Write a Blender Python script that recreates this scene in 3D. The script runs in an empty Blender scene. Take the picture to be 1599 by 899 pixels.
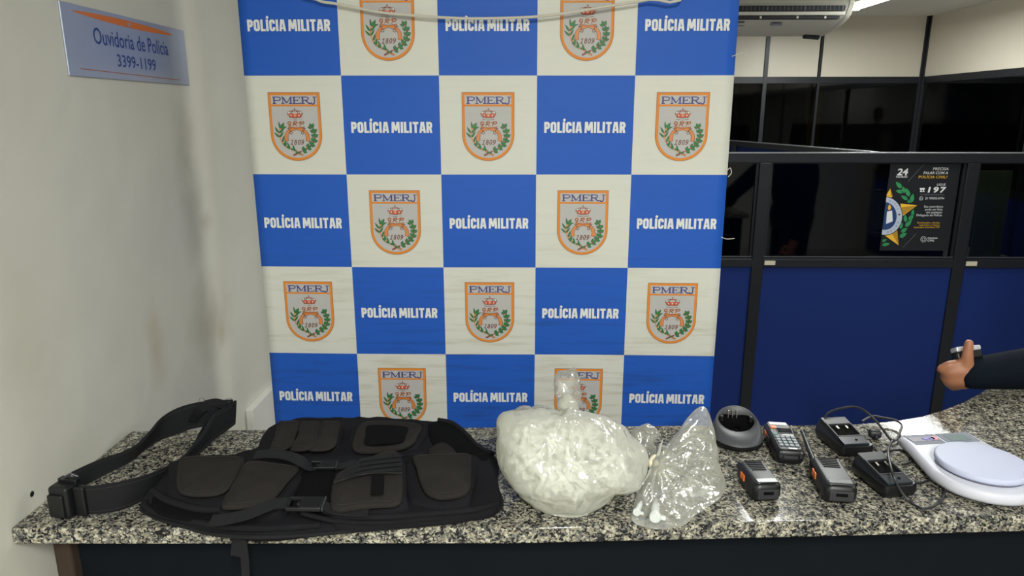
import bpy, bmesh, math, random
from mathutils import Vector, Matrix, noise
random.seed(7)
S = bpy.context.scene
COL = S.collection

# ------------------------------------------------------------------ camera
FPX, CZ = 1100.0, 1.65
_p, _a = math.radians(13.9), math.radians(1.04)
FW = Vector((-math.sin(_a)*math.cos(_p), math.cos(_a)*math.cos(_p), -math.sin(_p)))
RT = Vector((math.cos(_a), math.sin(_a), 0)); UP = RT.cross(FW)
CAM = Vector((0, 0, CZ))
cd = bpy.data.cameras.new('camera'); cam = bpy.data.objects.new('camera', cd); COL.objects.link(cam)
cd.sensor_fit = 'HORIZONTAL'; cd.sensor_width = 36; cd.lens = FPX/1599*36; cd.clip_start = .02
m3 = Matrix((RT, UP, -FW)).transposed()
cam.matrix_world = Matrix.Translation(CAM) @ m3.to_4x4()
S.camera = cam
def ray(x, y): return FW*FPX + RT*(x-799.5) - UP*(y-449.5)
def PZ(x, y, z): r = ray(x, y); return CAM + r*((z-CZ)/r.z)
def PY(x, y, Y): r = ray(x, y); return CAM + r*(Y/r.y)
def PX(x, y, X): r = ray(x, y); return CAM + r*(X/r.x)

# ------------------------------------------------------------------ world, exposure, big lights
w = bpy.data.worlds.new('world'); S.world = w; w.use_nodes = True
w.node_tree.nodes['Background'].inputs[0].default_value = (.75, .8, .9, 1)
w.node_tree.nodes['Background'].inputs[1].default_value = .05
S.view_settings.view_transform = 'Standard'; S.view_settings.look = 'None'
S.view_settings.exposure = 0.12; S.view_settings.gamma = 1; S.view_settings.use_curve_mapping = False
CEIL = 2.65
# fluorescent fixtures: (x, y centre, length, power); the fittings are built further down
FIX = [(2.97, 6.25, 1.24, 58), (2.8, 4.7, 1.24, 32), (1.33, 3.1, 1.24, 36), (.35, -1.1, 1.24, 112), (2.6, 1.2, 1.24, 18)]
for i, (fx, fy, fl, pw) in enumerate(FIX):
    l = bpy.data.lights.new('tube_light', 'AREA'); l.shape = 'RECTANGLE'; l.size = .06; l.size_y = fl; l.energy = pw
    l.color = (.975, 1.0, .965)
    o = bpy.data.objects.new('tube_light', l); o.location = (fx, fy, CEIL-.112); COL.objects.link(o)

# ------------------------------------------------------------------ helpers
def tag(o, label=None, cat=None, group=None, kind=None):
    if label: o['label'] = label
    if cat: o['category'] = cat
    if group: o['group'] = group
    if kind: o['kind'] = kind
    return o
def empty(name, loc=(0, 0, 0), rz=0):
    o = bpy.data.objects.new(name, None); o.location = loc; o.rotation_euler = (0, 0, rz)
    o.empty_display_size = .05; COL.objects.link(o); return o

class MB:
    def __init__(s): s.v = []; s.f = []; s.m = []
    def add(s, vs, fs, m=0, M=None):
        b = len(s.v)
        s.v += [(M @ Vector(p)) if M else Vector(p) for p in vs]
        s.f += [tuple(b+i for i in f) for f in fs]; s.m += [m]*len(fs); return s
    def box(s, c, d, m=0, M=None):
        x, y, z = c; a, b, e = d[0]/2, d[1]/2, d[2]/2
        vs = [(x+i*a, y+j*b, z+k*e) for i in (-1, 1) for j in (-1, 1) for k in (-1, 1)]
        return s.add(vs, [(0, 1, 3, 2), (4, 6, 7, 5), (0, 4, 5, 1), (2, 3, 7, 6), (0, 2, 6, 4), (1, 5, 7, 3)], m, M)
    def box2(s, a, b, m=0, M=None):
        return s.box([(a[i]+b[i])/2 for i in range(3)], [abs(b[i]-a[i]) for i in range(3)], m, M)
    def rings(s, rs, m=0, cap=True, M=None, closed=True):
        n = len(rs[0]); vs = [p for r in rs for p in r]; fs = []
        for k in range(len(rs)-1):
            for i in range(n if closed else n-1):
                j = (i+1) % n; fs.append((k*n+i, k*n+j, (k+1)*n+j, (k+1)*n+i))
        if cap: fs.append(tuple(range(n-1, -1, -1))); fs.append(tuple((len(rs)-1)*n+i for i in range(n)))
        return s.add(vs, fs, m, M)
    def tube(s, pts, r, m=0, n=8, M=None, cap=True):
        pts = [Vector(p) for p in pts]; rs = []; up = None
        for i, p in enumerate(pts):
            t = (pts[min(i+1, len(pts)-1)]-pts[max(i-1, 0)]).normalized()
            if up is None:
                up = t.orthogonal().normalized()
            up = (up - t*up.dot(t)).normalized(); b = t.cross(up)
            rr = r[i] if isinstance(r, (list, tuple)) else r
            rs.append([p+(up*math.cos(q)+b*math.sin(q))*rr for q in [2*math.pi*k/n for k in range(n)]])
        return s.rings(rs, m, cap, M)
    def ribbon(s, pts, w, th, ups=None, m=0, M=None):
        """flat band along pts; ups = surface normals"""
        pts = [Vector(p) for p in pts]; rs = []
        for i, p in enumerate(pts):
            t = (pts[min(i+1, len(pts)-1)]-pts[max(i-1, 0)]).normalized()
            u = Vector(ups[i]) if isinstance(ups, list) else Vector(ups or (0, 0, 1))
            sd = t.cross(u).normalized(); u = sd.cross(t).normalized()
            ww = w[i] if isinstance(w, (list, tuple)) else w
            rs.append([p-sd*ww/2-u*th/2, p+sd*ww/2-u*th/2, p+sd*ww/2+u*th/2, p-sd*ww/2+u*th/2])
        return s.rings(rs, m, True, M)
    def lathe(s, prof, n=24, m=0, M=None):
        rs = [[(r*math.cos(2*math.pi*k/n), r*math.sin(2*math.pi*k/n), z) for k in range(n)] for r, z in prof]
        return s.rings(rs, m, True, M)
    def prism(s, poly, z0, z1, m=0, M=None):
        return s.rings([[(x, y, z0) for x, y in poly], [(x, y, z1) for x, y in poly]], m, True, M)
    def build(s, name, mats, parent=None, smooth=False, bevel=0, seg=2, angle=40, subsurf=0):
        me = bpy.data.meshes.new(name); me.from_pydata([tuple(p) for p in s.v], [], s.f)
        if not isinstance(mats, (list, tuple)): mats = [mats]
        for mt in mats: me.materials.append(mt)
        me.polygons.foreach_set('material_index', s.m)
        bm = bmesh.new(); bm.from_mesh(me); bmesh.ops.recalc_face_normals(bm, faces=bm.faces); bm.to_mesh(me); bm.free()
        o = bpy.data.objects.new(name, me); COL.objects.link(o)
        if smooth or bevel:
            me.shade_smooth()
            if not bevel: me.set_sharp_from_angle(angle=math.radians(angle))
        if bevel:
            b = o.modifiers.new('bevel', 'BEVEL'); b.width = bevel; b.segments = seg; b.limit_method = 'ANGLE'; b.angle_limit = .6; b.harden_normals = True
        if subsurf:
            b = o.modifiers.new('sub', 'SUBSURF'); b.levels = b.render_levels = subsurf
        if parent: o.parent = parent
        return o

def catmull(pts, k=4, closed=True):
    pts = [Vector(p) for p in pts]; n = len(pts); out = []
    for i in range(n if closed else n-1):
        g = (lambda q: pts[q % n]) if closed else (lambda q: pts[max(0, min(n-1, q))])
        p0, p1, p2, p3 = g(i-1), g(i), g(i+1), g(i+2)
        for j in range(k):
            t = j/k
            out.append(.5*((2*p1)+(p2-p0)*t+(2*p0-5*p1+4*p2-p3)*t*t+(3*p1-p0-3*p2+p3)*t**3))
    if not closed: out.append(pts[-1])
    return out
def ccw(pts):
    a = sum(pts[i].x*pts[(i+1) % len(pts)].y-pts[(i+1) % len(pts)].x*pts[i].y for i in range(len(pts)))
    return pts if a > 0 else pts[::-1]
def pad(mb, out, th=None, base=None, r=.004, bulge=.004, rings=6, amp=0, fr=30, m=0, k=4, seed=0):
    """cushion-like slab: out = rim points (top edge), th = thickness or base = height of its underside"""
    o = ccw(catmull(out, k)); c = sum(o, Vector())/len(o)
    def sc(p, f, dz): q = c+(p-c)*f; return Vector((q.x, q.y, q.z+dz))
    R = sum((p-c).length for p in o)/len(o); ir = min(.5, r/R)
    low = [Vector((sc(p, .97, 0).x, sc(p, .97, 0).y, base if base is not None else p.z-th)) for p in o]
    lay = [low, [Vector((p.x, p.y, max(p.z-r, base+.001) if base is not None else p.z-min(r, th*.8))) for p in o],
           [sc(p, 1-ir*.3, -r*.3) for p in o]]
    for i in range(rings):
        t = i/rings; f = (1-ir)*(1-t)
        lay.append([sc(p, f if f > .02 else .02, bulge*(1-(1-t)**2)) for p in o])
    if amp:
        for L in lay[2:]:
            for q in L:
                q.z += amp*(noise.noise(Vector((q.x*fr, q.y*fr, seed)))+.5*noise.noise(Vector((q.x*fr*2.3, q.y*fr*2.3, seed+9))))
    mb.rings(lay, m)
    return lay
def px(pts, z): return [PZ(x, y, z) for x, y in pts]
def bbase(pts): # empty location for a set of points
    xs = [p[0] for p in pts]; ys = [p[1] for p in pts]; return ((min(xs)+max(xs))/2, (min(ys)+max(ys))/2)

# ------------------------------------------------------------------ materials
def srgb(r, g, b):
    f = lambda c: (c/255/12.92) if c/255 <= .04045 else ((c/255+.055)/1.055)**2.4
    return (f(r), f(g), f(b), 1)
def mat(name, col, rough=.5, metal=0, spec=.5, var=0, vscale=8, bump=0, bscale=200, emit=None, es=0, coat=0, sheen=0, trans=0, stretch=None, alpha=1):
    M = bpy.data.materials.new(name); M.use_nodes = True; nt = M.node_tree; N = nt.nodes; L = nt.links
    b = N['Principled BSDF']; b.inputs['Base Color'].default_value = col; b.inputs['Roughness'].default_value = rough
    b.inputs['Metallic'].default_value = metal; b.inputs['Specular IOR Level'].default_value = spec
    b.inputs['Coat Weight'].default_value = coat; b.inputs['Sheen Weight'].default_value = sheen
    b.inputs['Transmission Weight'].default_value = trans; b.inputs['Alpha'].default_value = alpha
    if emit: b.inputs['Emission Color'].default_value = emit; b.inputs['Emission Strength'].default_value = es
    tc = N.new('ShaderNodeTexCoord'); src = tc.outputs['Object']
    if stretch:
        mp = N.new('ShaderNodeMapping'); mp.inputs['Scale'].default_value = stretch; L.new(src, mp.inputs[0]); src = mp.outputs[0]
    if var:
        n = N.new('ShaderNodeTexNoise'); n.inputs['Scale'].default_value = vscale; n.inputs['Detail'].default_value = 5; L.new(src, n.inputs['Vector'])
        mx = N.new('ShaderNodeMix'); mx.data_type = 'RGBA'
        mx.inputs[6].default_value = [c*(1-var) for c in col[:3]]+[1]; mx.inputs[7].default_value = [min(1, c*(1+var)) for c in col[:3]]+[1]
        L.new(n.outputs['Fac'], mx.inputs[0]); L.new(mx.outputs[2], b.inputs['Base Color'])
    if bump:
        n = N.new('ShaderNodeTexNoise'); n.inputs['Scale'].default_value = bscale; n.inputs['Detail'].default_value = 3; L.new(src, n.inputs['Vector'])
        bp = N.new('ShaderNodeBump'); bp.inputs['Strength'].default_value = bump; bp.inputs['Distance'].default_value = .002
        L.new(n.outputs['Fac'], bp.inputs['Height']); L.new(bp.outputs[0], b.inputs['Normal'])
    return M

def granite():
    M = bpy.data.materials.new('granite'); M.use_nodes = True; nt = M.node_tree; N = nt.nodes; L = nt.links; b = N['Principled BSDF']
    tc = N.new('ShaderNodeTexCoord')
    wn = N.new('ShaderNodeTexNoise'); wn.inputs['Scale'].default_value = 160; wn.inputs['Detail'].default_value = 2; L.new(tc.outputs['Object'], wn.inputs['Vector'])
    ad = N.new('ShaderNodeVectorMath'); ad.operation = 'MULTIPLY_ADD'; L.new(wn.outputs['Color'], ad.inputs[0]); ad.inputs[1].default_value = (.008,)*3; L.new(tc.outputs['Object'], ad.inputs[2])
    v = N.new('ShaderNodeTexVoronoi'); v.inputs['Scale'].default_value = 300; L.new(ad.outputs[0], v.inputs['Vector'])
    sp = N.new('ShaderNodeSeparateColor'); L.new(v.outputs['Color'], sp.inputs[0])
    n2 = N.new('ShaderNodeTexNoise'); n2.inputs['Scale'].default_value = 60; n2.inputs['Detail'].default_value = 4; L.new(tc.outputs['Object'], n2.inputs['Vector'])
    mm = N.new('ShaderNodeMath'); mm.operation = 'MULTIPLY_ADD'; L.new(n2.outputs['Fac'], mm.inputs[0]); mm.inputs[1].default_value = 1.5; mm.inputs[2].default_value = -.75
    m2 = N.new('ShaderNodeMath'); m2.operation = 'ADD'; L.new(sp.outputs[0], m2.inputs[0]); L.new(mm.outputs[0], m2.inputs[1])
    cr = N.new('ShaderNodeValToRGB'); cr.color_ramp.interpolation = 'LINEAR'
    e = cr.color_ramp.elements; e[0].position = .0; e[0].color = srgb(26, 26, 28); e[1].position = 1; e[1].color = srgb(182, 178, 162)
    for p, c in ((.2, (38, 38, 40)), (.36, (78, 77, 75)), (.5, (104, 104, 102)), (.64, (126, 121, 106)), (.82, (150, 144, 124))):
        q = e.new(p); q.color = srgb(*c)
    L.new(m2.outputs[0], cr.inputs[0]); L.new(cr.outputs[0], b.inputs['Base Color'])
    b.inputs['Roughness'].default_value = .1; b.inputs['Specular IOR Level'].default_value = .2
    return M

def wallmat():
    """cream painted plaster with brownish smudges and soft shadow bands painted into the colour"""
    M = bpy.data.materials.new('wall_paint'); M.use_nodes = True; nt = M.node_tree; N = nt.nodes; L = nt.links; b = N['Principled BSDF']
    b.inputs['Roughness'].default_value = .55; tc = N.new('ShaderNodeTexCoord'); O = tc.outputs['Object']
    n = N.new('ShaderNodeTexNoise'); n.inputs['Scale'].default_value = 2.2; n.inputs['Detail'].default_value = 6; L.new(O, n.inputs['Vector'])
    mx = N.new('ShaderNodeMix'); mx.data_type = 'RGBA'; mx.inputs[6].default_value = srgb(196, 194, 180); mx.inputs[7].default_value = srgb(212, 210, 198); L.new(n.outputs['Fac'], mx.inputs[0])
    last = mx.outputs[2]
    ns = N.new('ShaderNodeTexNoise'); ns.inputs['Scale'].default_value = 14; ns.inputs['Detail'].default_value = 6; L.new(O, ns.inputs['Vector'])
    WX = -.829
    spots = [((245, 545), (.05, .13), (176, 160, 126), .55), ((330, 500), (.16, .14), (158, 152, 134), .55), ((300, 330), (.08, .18), (166, 160, 144), .55), ((285, 210), (.07, .14), (172, 167, 152), .5), ((320, 345), (.05, .03), (172, 164, 142), .5),  # stains, plus broad greyish spots that paint the shadow band left of the banner
             ((50, 771), (.007, .007), (8, 8, 10), 1.6), ((45, 540), (.1, .2), (192, 186, 166), .5), ((447, 640), (.006, .005), (70, 55, 30), 1.5), ((345, 520), (.03, .05), (172, 164, 142), .5)]
    for (x, y), (ry, rz), c, s in spots:
        p = PX(x, y, WX)
        mp = N.new('ShaderNodeVectorMath'); mp.operation = 'SUBTRACT'; L.new(O, mp.inputs[0]); mp.inputs[1].default_value = p
        sc = N.new('ShaderNodeVectorMath'); sc.operation = 'MULTIPLY'; L.new(mp.outputs[0], sc.inputs[0]); sc.inputs[1].default_value = (1, 1/ry, 1/rz)
        ln = N.new('ShaderNodeVectorMath'); ln.operation = 'LENGTH'; L.new(sc.outputs[0], ln.inputs[0])
        ad = N.new('ShaderNodeMath'); ad.operation = 'MULTIPLY_ADD'; L.new(ns.outputs['Fac'], ad.inputs[0]); ad.inputs[1].default_value = .9; L.new(ln.outputs['Value'], ad.inputs[2])
        mr = N.new('ShaderNodeMapRange'); mr.interpolation_type = 'SMOOTHSTEP'; mr.inputs[1].default_value = 1.6; mr.inputs[2].default_value = .35; mr.inputs[3].default_value = 0; mr.inputs[4].default_value = min(1, s)
        if s > 1: mr.inputs[1].default_value = 1.25; mr.inputs[2].default_value = 1.0
        L.new(ad.outputs[0], mr.inputs[0])
        m = N.new('ShaderNodeMix'); m.data_type = 'RGBA'; L.new(mr.outputs[0], m.inputs[0]); L.new(last, m.inputs[6]); m.inputs[7].default_value = srgb(*c); last = m.outputs[2]
    L.new(last, b.inputs['Base Color'])
    nb = N.new('ShaderNodeTexNoise'); nb.inputs['Scale'].default_value = 6; L.new(O, nb.inputs['Vector'])
    bp = N.new('ShaderNodeBump'); bp.inputs['Strength'].default_value = .25; bp.inputs['Distance'].default_value = .02; L.new(nb.outputs['Fac'], bp.inputs['Height']); L.new(bp.outputs[0], b.inputs['Normal'])
    return M

def glassmat(name, tint, gloss=.1, gcol=(1, 1, 1, 1)):
    M = bpy.data.materials.new(name); M.use_nodes = True; nt = M.node_tree; N = nt.nodes; L = nt.links
    N.remove(N['Principled BSDF'])
    t = N.new('ShaderNodeBsdfTransparent'); t.inputs[0].default_value = tint
    g = N.new('ShaderNodeBsdfGlossy'); g.inputs['Roughness'].default_value = .04; g.inputs[0].default_value = gcol
    f = N.new('ShaderNodeFresnel'); f.inputs[0].default_value = 1.45
    mx = N.new('ShaderNodeMixShader'); L.new(f.outputs[0], mx.inputs[0]); L.new(t.outputs[0], mx.inputs[1]); L.new(g.outputs[0], mx.inputs[2])
    L.new(mx.outputs[0], N['Material Output'].inputs[0]); return M

def plastic_film(name, milk, clear, crumple=60, gl=.16, tint=(.97, .97, .95, 1)):
    """thin crinkled plastic film: mostly see-through, some milky scatter, sharp glints"""
    M = bpy.data.materials.new(name); M.use_nodes = True; nt = M.node_tree; N = nt.nodes; L = nt.links
    N.remove(N['Principled BSDF'])
    tc = N.new('ShaderNodeTexCoord')
    wn = N.new('ShaderNodeTexNoise'); wn.inputs['Scale'].default_value = 22; wn.inputs['Detail'].default_value = 2; L.new(tc.outputs['Object'], wn.inputs['Vector'])
    ad = N.new('ShaderNodeVectorMath'); ad.operation = 'MULTIPLY_ADD'; L.new(wn.outputs['Color'], ad.inputs[0]); ad.inputs[1].default_value = (.05,)*3; L.new(tc.outputs['Object'], ad.inputs[2])
    hs = []
    for sc_, k_ in ((crumple, 1.0), (crumple*2.3, .4)):
        v = N.new('ShaderNodeTexVoronoi'); v.inputs['Scale'].default_value = sc_; L.new(ad.outputs[0], v.inputs['Vector'])
        mm = N.new('ShaderNodeMath'); mm.operation = 'MULTIPLY'; L.new(v.outputs['Distance'], mm.inputs[0]); mm.inputs[1].default_value = k_; hs.append(mm)
    sm_ = N.new('ShaderNodeMath'); sm_.operation = 'ADD'; L.new(hs[0].outputs[0], sm_.inputs[0]); L.new(hs[1].outputs[0], sm_.inputs[1])
    bp = N.new('ShaderNodeBump'); bp.inputs['Strength'].default_value = 1; bp.inputs['Distance'].default_value = .011; L.new(sm_.outputs[0], bp.inputs['Height'])
    t = N.new('ShaderNodeBsdfTransparent'); t.inputs[0].default_value = tint
    d = N.new('ShaderNodeBsdfDiffuse'); d.inputs[0].default_value = srgb(240, 240, 228); L.new(bp.outputs[0], d.inputs['Normal'])
    tl = N.new('ShaderNodeBsdfTranslucent'); tl.inputs[0].default_value = srgb(240, 240, 228); L.new(bp.outputs[0], tl.inputs['Normal'])
    md = N.new('ShaderNodeMixShader'); md.inputs[0].default_value = .45; L.new(d.outputs[0], md.inputs[1]); L.new(tl.outputs[0], md.inputs[2])
    lw = N.new('ShaderNodeLayerWeight'); lw.inputs[0].default_value = .35; L.new(bp.outputs[0], lw.inputs['Normal'])
    mr = N.new('ShaderNodeMapRange'); mr.inputs[3].default_value = milk; mr.inputs[4].default_value = min(1, milk+.55); L.new(lw.outputs['Facing'], mr.inputs[0])
    m1 = N.new('ShaderNodeMixShader'); L.new(mr.outputs[0], m1.inputs[0]); L.new(t.outputs[0], m1.inputs[1]); L.new(md.outputs[0], m1.inputs[2])
    g = N.new('ShaderNodeBsdfGlossy'); g.inputs['Roughness'].default_value = .12; L.new(bp.outputs[0], g.inputs['Normal'])
    f = N.new('ShaderNodeMath'); f.operation = 'MULTIPLY_ADD'; L.new(lw.outputs['Fresnel'], f.inputs[0]); f.inputs[1].default_value = .5; f.inputs[2].default_value = gl*.5
    m2 = N.new('ShaderNodeMixShader'); L.new(f.outputs[0], m2.inputs[0]); L.new(m1.outputs[0], m2.inputs[1]); L.new(g.outputs[0], m2.inputs[2])
    L.new(m2.outputs[0], N['Material Output'].inputs[0]); return M

MT = dict(
    granite=granite(), wall=wallmat(), ceil=mat('ceiling_paint', srgb(205, 203, 195), .8, var=.04), floor=mat('floor_tile', srgb(158, 154, 146), .35, var=.12),
    beige=mat('beige_panel', srgb(200, 194, 178), .45, var=.03, vscale=2), frame=mat('black_aluminium', srgb(26, 28, 34), .42, metal=.2, var=.08, vscale=20),
    edge=mat('bare_aluminium', srgb(150, 155, 160), .35, metal=.8), bluepanel=mat('blue_laminate', srgb(20, 42, 104), .55, spec=.2, var=.05, vscale=3),
    fume=glassmat('smoked_glass', (.16, .175, .18, 1)), darkfume=glassmat('dark_smoked_glass', (.3, .31, .33, 1)),
    basepanel=mat('navy_front', srgb(14, 19, 24), .9, spec=.08, var=.08), wood=mat('brown_wood', srgb(58, 47, 39), .8, spec=.15, var=.4, vscale=6, stretch=(8, 8, 1)),
    white=mat('white_paint', srgb(214, 212, 204), .5, var=.02), plate=mat('sign_metal', srgb(176, 184, 200), .38, metal=.55, var=.05, vscale=6),
    orange=mat('print_orange', srgb(206, 112, 44), .5), signblue=mat('print_blue', srgb(34, 62, 130), .5), rust=mat('print_rust', srgb(170, 96, 62), .5),
    bblue=mat('banner_blue', srgb(38, 92, 190), .5, spec=.22, var=.05, vscale=3, bump=.12, bscale=60, stretch=(.12, 1, 1)),
    bwhite=mat('banner_white', srgb(216, 216, 206), .5, spec=.25, var=.035, vscale=4, bump=.12, bscale=60, stretch=(.12, 1, 1)),
    btext=mat('banner_lettering', srgb(226, 228, 226), .5, spec=.2), border=mat('shield_orange', srgb(222, 138, 58), .5, spec=.2), field=mat('shield_grey', srgb(188, 186, 184), .5, spec=.2),
    purple=mat('shield_purple', srgb(64, 62, 128), .5), red=mat('crown_red', srgb(216, 98, 66), .5), brown=mat('outline_brown', srgb(110, 58, 34), .5), tan=mat('pistol_orange', srgb(214, 132, 66), .5),
    green=mat('leaf_green', srgb(48, 132, 66), .5), dgreen=mat('leaf_outline', srgb(22, 52, 32), .5), maroon=mat('stem_maroon', srgb(140, 70, 66), .5),
    cord_white=mat('white_cable', srgb(205, 200, 185), .5), steel=mat('steel_tube', srgb(160, 160, 160), .35, metal=.9),
    cloth=mat('black_cordura', srgb(25, 25, 28), .9, spec=.12, var=.25, vscale=22, bump=.5, bscale=900), pouch=mat('faded_black_cordura', srgb(40, 37, 35), .9, spec=.12, var=.25, vscale=18, bump=.5, bscale=900),
    velcro=mat('black_velcro', srgb(12, 12, 14), .98, spec=.1, bump=.6, bscale=1500), web=mat('black_webbing', srgb(28, 29, 31), .8, spec=.2, bump=.6, bscale=700, stretch=(1, 1, 4)), stitch=mat('grey_thread', srgb(46, 46, 45), .9, spec=.1), cup=mat('charger_grey', srgb(66, 67, 71), .45, bump=.08, bscale=1200),
    bplast=mat('black_plastic', srgb(17, 18, 20), .38, spec=.4, bump=.08, bscale=1200), gplast=mat('grey_black_plastic', srgb(44, 45, 48), .42, spec=.45, bump=.08, bscale=1200), pit=mat('charger_well_black', srgb(7, 7, 8), .9, spec=.1),
    gloss=mat('gloss_black_label', srgb(40, 45, 50), .25), rubber=mat('black_rubber_cord', srgb(28, 29, 31), .45), metal=mat('contact_metal', srgb(215, 210, 195), .25, metal=1),
    obtn=mat('orange_button', srgb(226, 112, 44), .4), lcd=mat('lcd_pale', srgb(225, 225, 222), .25), key=mat('grey_key', srgb(96, 104, 112), .4), teal=mat('teal_print', srgb(40, 120, 120), .5),
    swhite=mat('scale_white', srgb(196, 197, 208), .4, spec=.3), swhite2=mat('scale_plate_white', srgb(184, 189, 212), .5, spec=.25), sgrey=mat('scale_panel_grey', srgb(112, 118, 130), .5, spec=.2), slcd=mat('scale_lcd', srgb(84, 104, 104), .45, spec=.2), sblue=mat('scale_print_blue', srgb(76, 70, 160), .4), sred=mat('scale_print_red', srgb(226, 120, 130), .4), sdark=mat('scale_print_dark', srgb(92, 90, 104), .4),
    skin=mat('skin', srgb(164, 110, 82), .5, var=.06, vscale=30), shirt=mat('navy_sleeve', srgb(13, 20, 30), .9, spec=.1, var=.15, vscale=20, bump=.4, bscale=400), trousers=mat('dark_trousers', srgb(28, 30, 36), .9), hair=mat('dark_hair', srgb(24, 18, 15), .6), shoe=mat('black_shoe', srgb(16, 16, 17), .4),
    silver=mat('silver_shell', srgb(205, 209, 218), .22, metal=.35),
    acw=mat('ac_plastic', srgb(206, 204, 192), .45), acd=mat('ac_dark', srgb(26, 28, 34), .6), tube=mat('fluorescent_glow', (1, 1, 1, 1), .4, emit=(1, .98, .94, 1), es=9),
    bagm=plastic_film('milky_film', .5, 0, 17, .16), bagc=plastic_film('clear_film', .17, 0, 13, .28), knot=mat('cream_knot', srgb(232, 224, 196), .5, bump=.5, bscale=120),
    tubec=mat('clear_tube', srgb(232, 236, 234), .2, alpha=.5), tubep=mat('frosted_tube', srgb(240, 241, 236), .3), poster=mat('poster_black', srgb(26, 28, 32), .35), pwhite=mat('poster_white', srgb(220, 222, 224), .5), pyel=mat('poster_yellow', srgb(226, 178, 52), .5), pyel2=mat('poster_yellow_dark', srgb(170, 128, 34), .5), pring=mat('poster_ring', srgb(176, 186, 204), .5), pblue=mat('poster_navy', srgb(28, 58, 108), .5), pgreen=mat('poster_green', srgb(44, 140, 84), .5), pgrey=mat('poster_grey', srgb(120, 124, 128), .5),
    tagm=mat('ivory_tag', srgb(200, 192, 170), .5), yellow=mat('yellow_paint', srgb(190, 156, 40), .6), desk=mat('desk_laminate', srgb(150, 146, 130), .5), pale=mat('pale_green_board', srgb(150, 165, 120), .6), dkfab=mat('chair_black', srgb(34, 34, 38), .8), screen=mat('screen_grey', srgb(90, 100, 104), .3),
)

def soil(M, col, z0, z1):
    # brown horizontal grime streaks collected on the lower cloth
    nt = M.node_tree; N = nt.nodes; L = nt.links; b = N['Principled BSDF']; src = b.inputs['Base Color'].links[0].from_socket
    tc = N.new('ShaderNodeTexCoord'); mp = N.new('ShaderNodeMapping'); mp.inputs['Scale'].default_value = (3, 1, 34); L.new(tc.outputs['Object'], mp.inputs[0])
    n = N.new('ShaderNodeTexNoise'); n.inputs['Scale'].default_value = 1.6; n.inputs['Detail'].default_value = 6; n.inputs['Roughness'].default_value = .65; L.new(mp.outputs[0], n.inputs['Vector'])
    r = N.new('ShaderNodeMapRange'); r.inputs[1].default_value = .5; r.inputs[2].default_value = .75; L.new(n.outputs['Fac'], r.inputs[0])
    sx = N.new('ShaderNodeSeparateXYZ'); L.new(tc.outputs['Object'], sx.inputs[0])
    h = N.new('ShaderNodeMapRange'); h.inputs[1].default_value = z1; h.inputs[2].default_value = z0; h.inputs[3].default_value = .08; h.inputs[4].default_value = .75; L.new(sx.outputs[2], h.inputs[0])
    m = N.new('ShaderNodeMath'); m.operation = 'MULTIPLY'; L.new(r.outputs[0], m.inputs[0]); L.new(h.outputs[0], m.inputs[1])
    mx = N.new('ShaderNodeMix'); mx.data_type = 'RGBA'; L.new(m.outputs[0], mx.inputs[0]); L.new(src, mx.inputs[6]); mx.inputs[7].default_value = col; L.new(mx.outputs[2], b.inputs['Base Color'])
soil(MT['bwhite'], srgb(168, 152, 122), .8, 1.45); soil(MT['bblue'], srgb(40, 66, 120), .8, 1.4)

# ------------------------------------------------------------------ room shell
WX = -.829
XR, YB, YF = 4.29, 8.0, -2.2
YFAR = 9.6
def struct(name, mb, m, **k): return tag(mb.build(name, m, **k), kind='structure')
struct('floor', MB().box2((WX-.15, YF, -.06), (XR+1.2, YFAR, 0)), MT['floor'])
struct('ceiling', MB().box2((WX-.15, YF, CEIL), (XR+1.2, YFAR, CEIL+.06)), MT['ceil'])
wl = struct('wall_left', MB().box2((WX-.15, YF, 0), (WX, YFAR, CEIL)), MT['wall'])
struct('wall_front', MB().box2((WX-.15, YF-.1, 0), (XR+1.2, YF, CEIL)), MT['white'])
struct('wall_far', MB().box2((WX-.15, YFAR, 0), (XR+1.2, YFAR+.1, CEIL)), MT['desk'])
# low white board on the left wall
p0 = PX(383, 640, WX)
tb = tag(MB().box2((WX, p0.y, .0), (WX+.022, 4.6, p0.z)).build('trim_1', MT['white'], bevel=.002), kind='structure')

# tall office partition closing the room: beige panels over smoked glass
wb = tag(empty('wall_back', (0, YB, 0)), kind='structure')
ZG = 2.0
def bp_(mb, name, m, par=wb, **k):
    o = mb.build(name, m, None, **k); o.parent = par; o.matrix_parent_inverse = Matrix.Translation(par.location).inverted(); return o
posts = [WX+.02, .2, 1.4, 2.59, 3.166, XR-.03]
for i in range(len(posts)-1):
    a, b = posts[i], posts[i+1]
    bp_(MB().box2((a+.02, YB-.015, ZG+.03), (b-.02, YB+.015, CEIL)), 'panel', MT['beige'])
    bp_(MB().box2((a+.02, YB-.004, .98), (b-.02, YB+.004, ZG-.03)), 'glass_pane', MT['darkfume'])
    bp_(MB().box2((a+.02, YB-.015, 0), (b-.02, YB+.015, .95)), 'lower_panel', MT['bluepanel'])
for i, a in enumerate(posts):
    ww = .013 if i == 4 else .022
    bp_(MB().box2((a-ww, YB-.028, 0), (a+ww, YB+.028, CEIL)), 'post', MT['frame'], bevel=.003)
for z in (ZG, .96): bp_(MB().box2((WX, YB-.024, z-.035), (XR, YB+.024, z+.035)), 'rail', MT['frame'], bevel=.003)
wr = tag(empty('wall_right', (XR, 3, 0)), kind='structure')
ys = [YF, -1.0, .2, 1.4, 2.6, 3.8, 5.0, 6.2, YB-.03]
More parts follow.
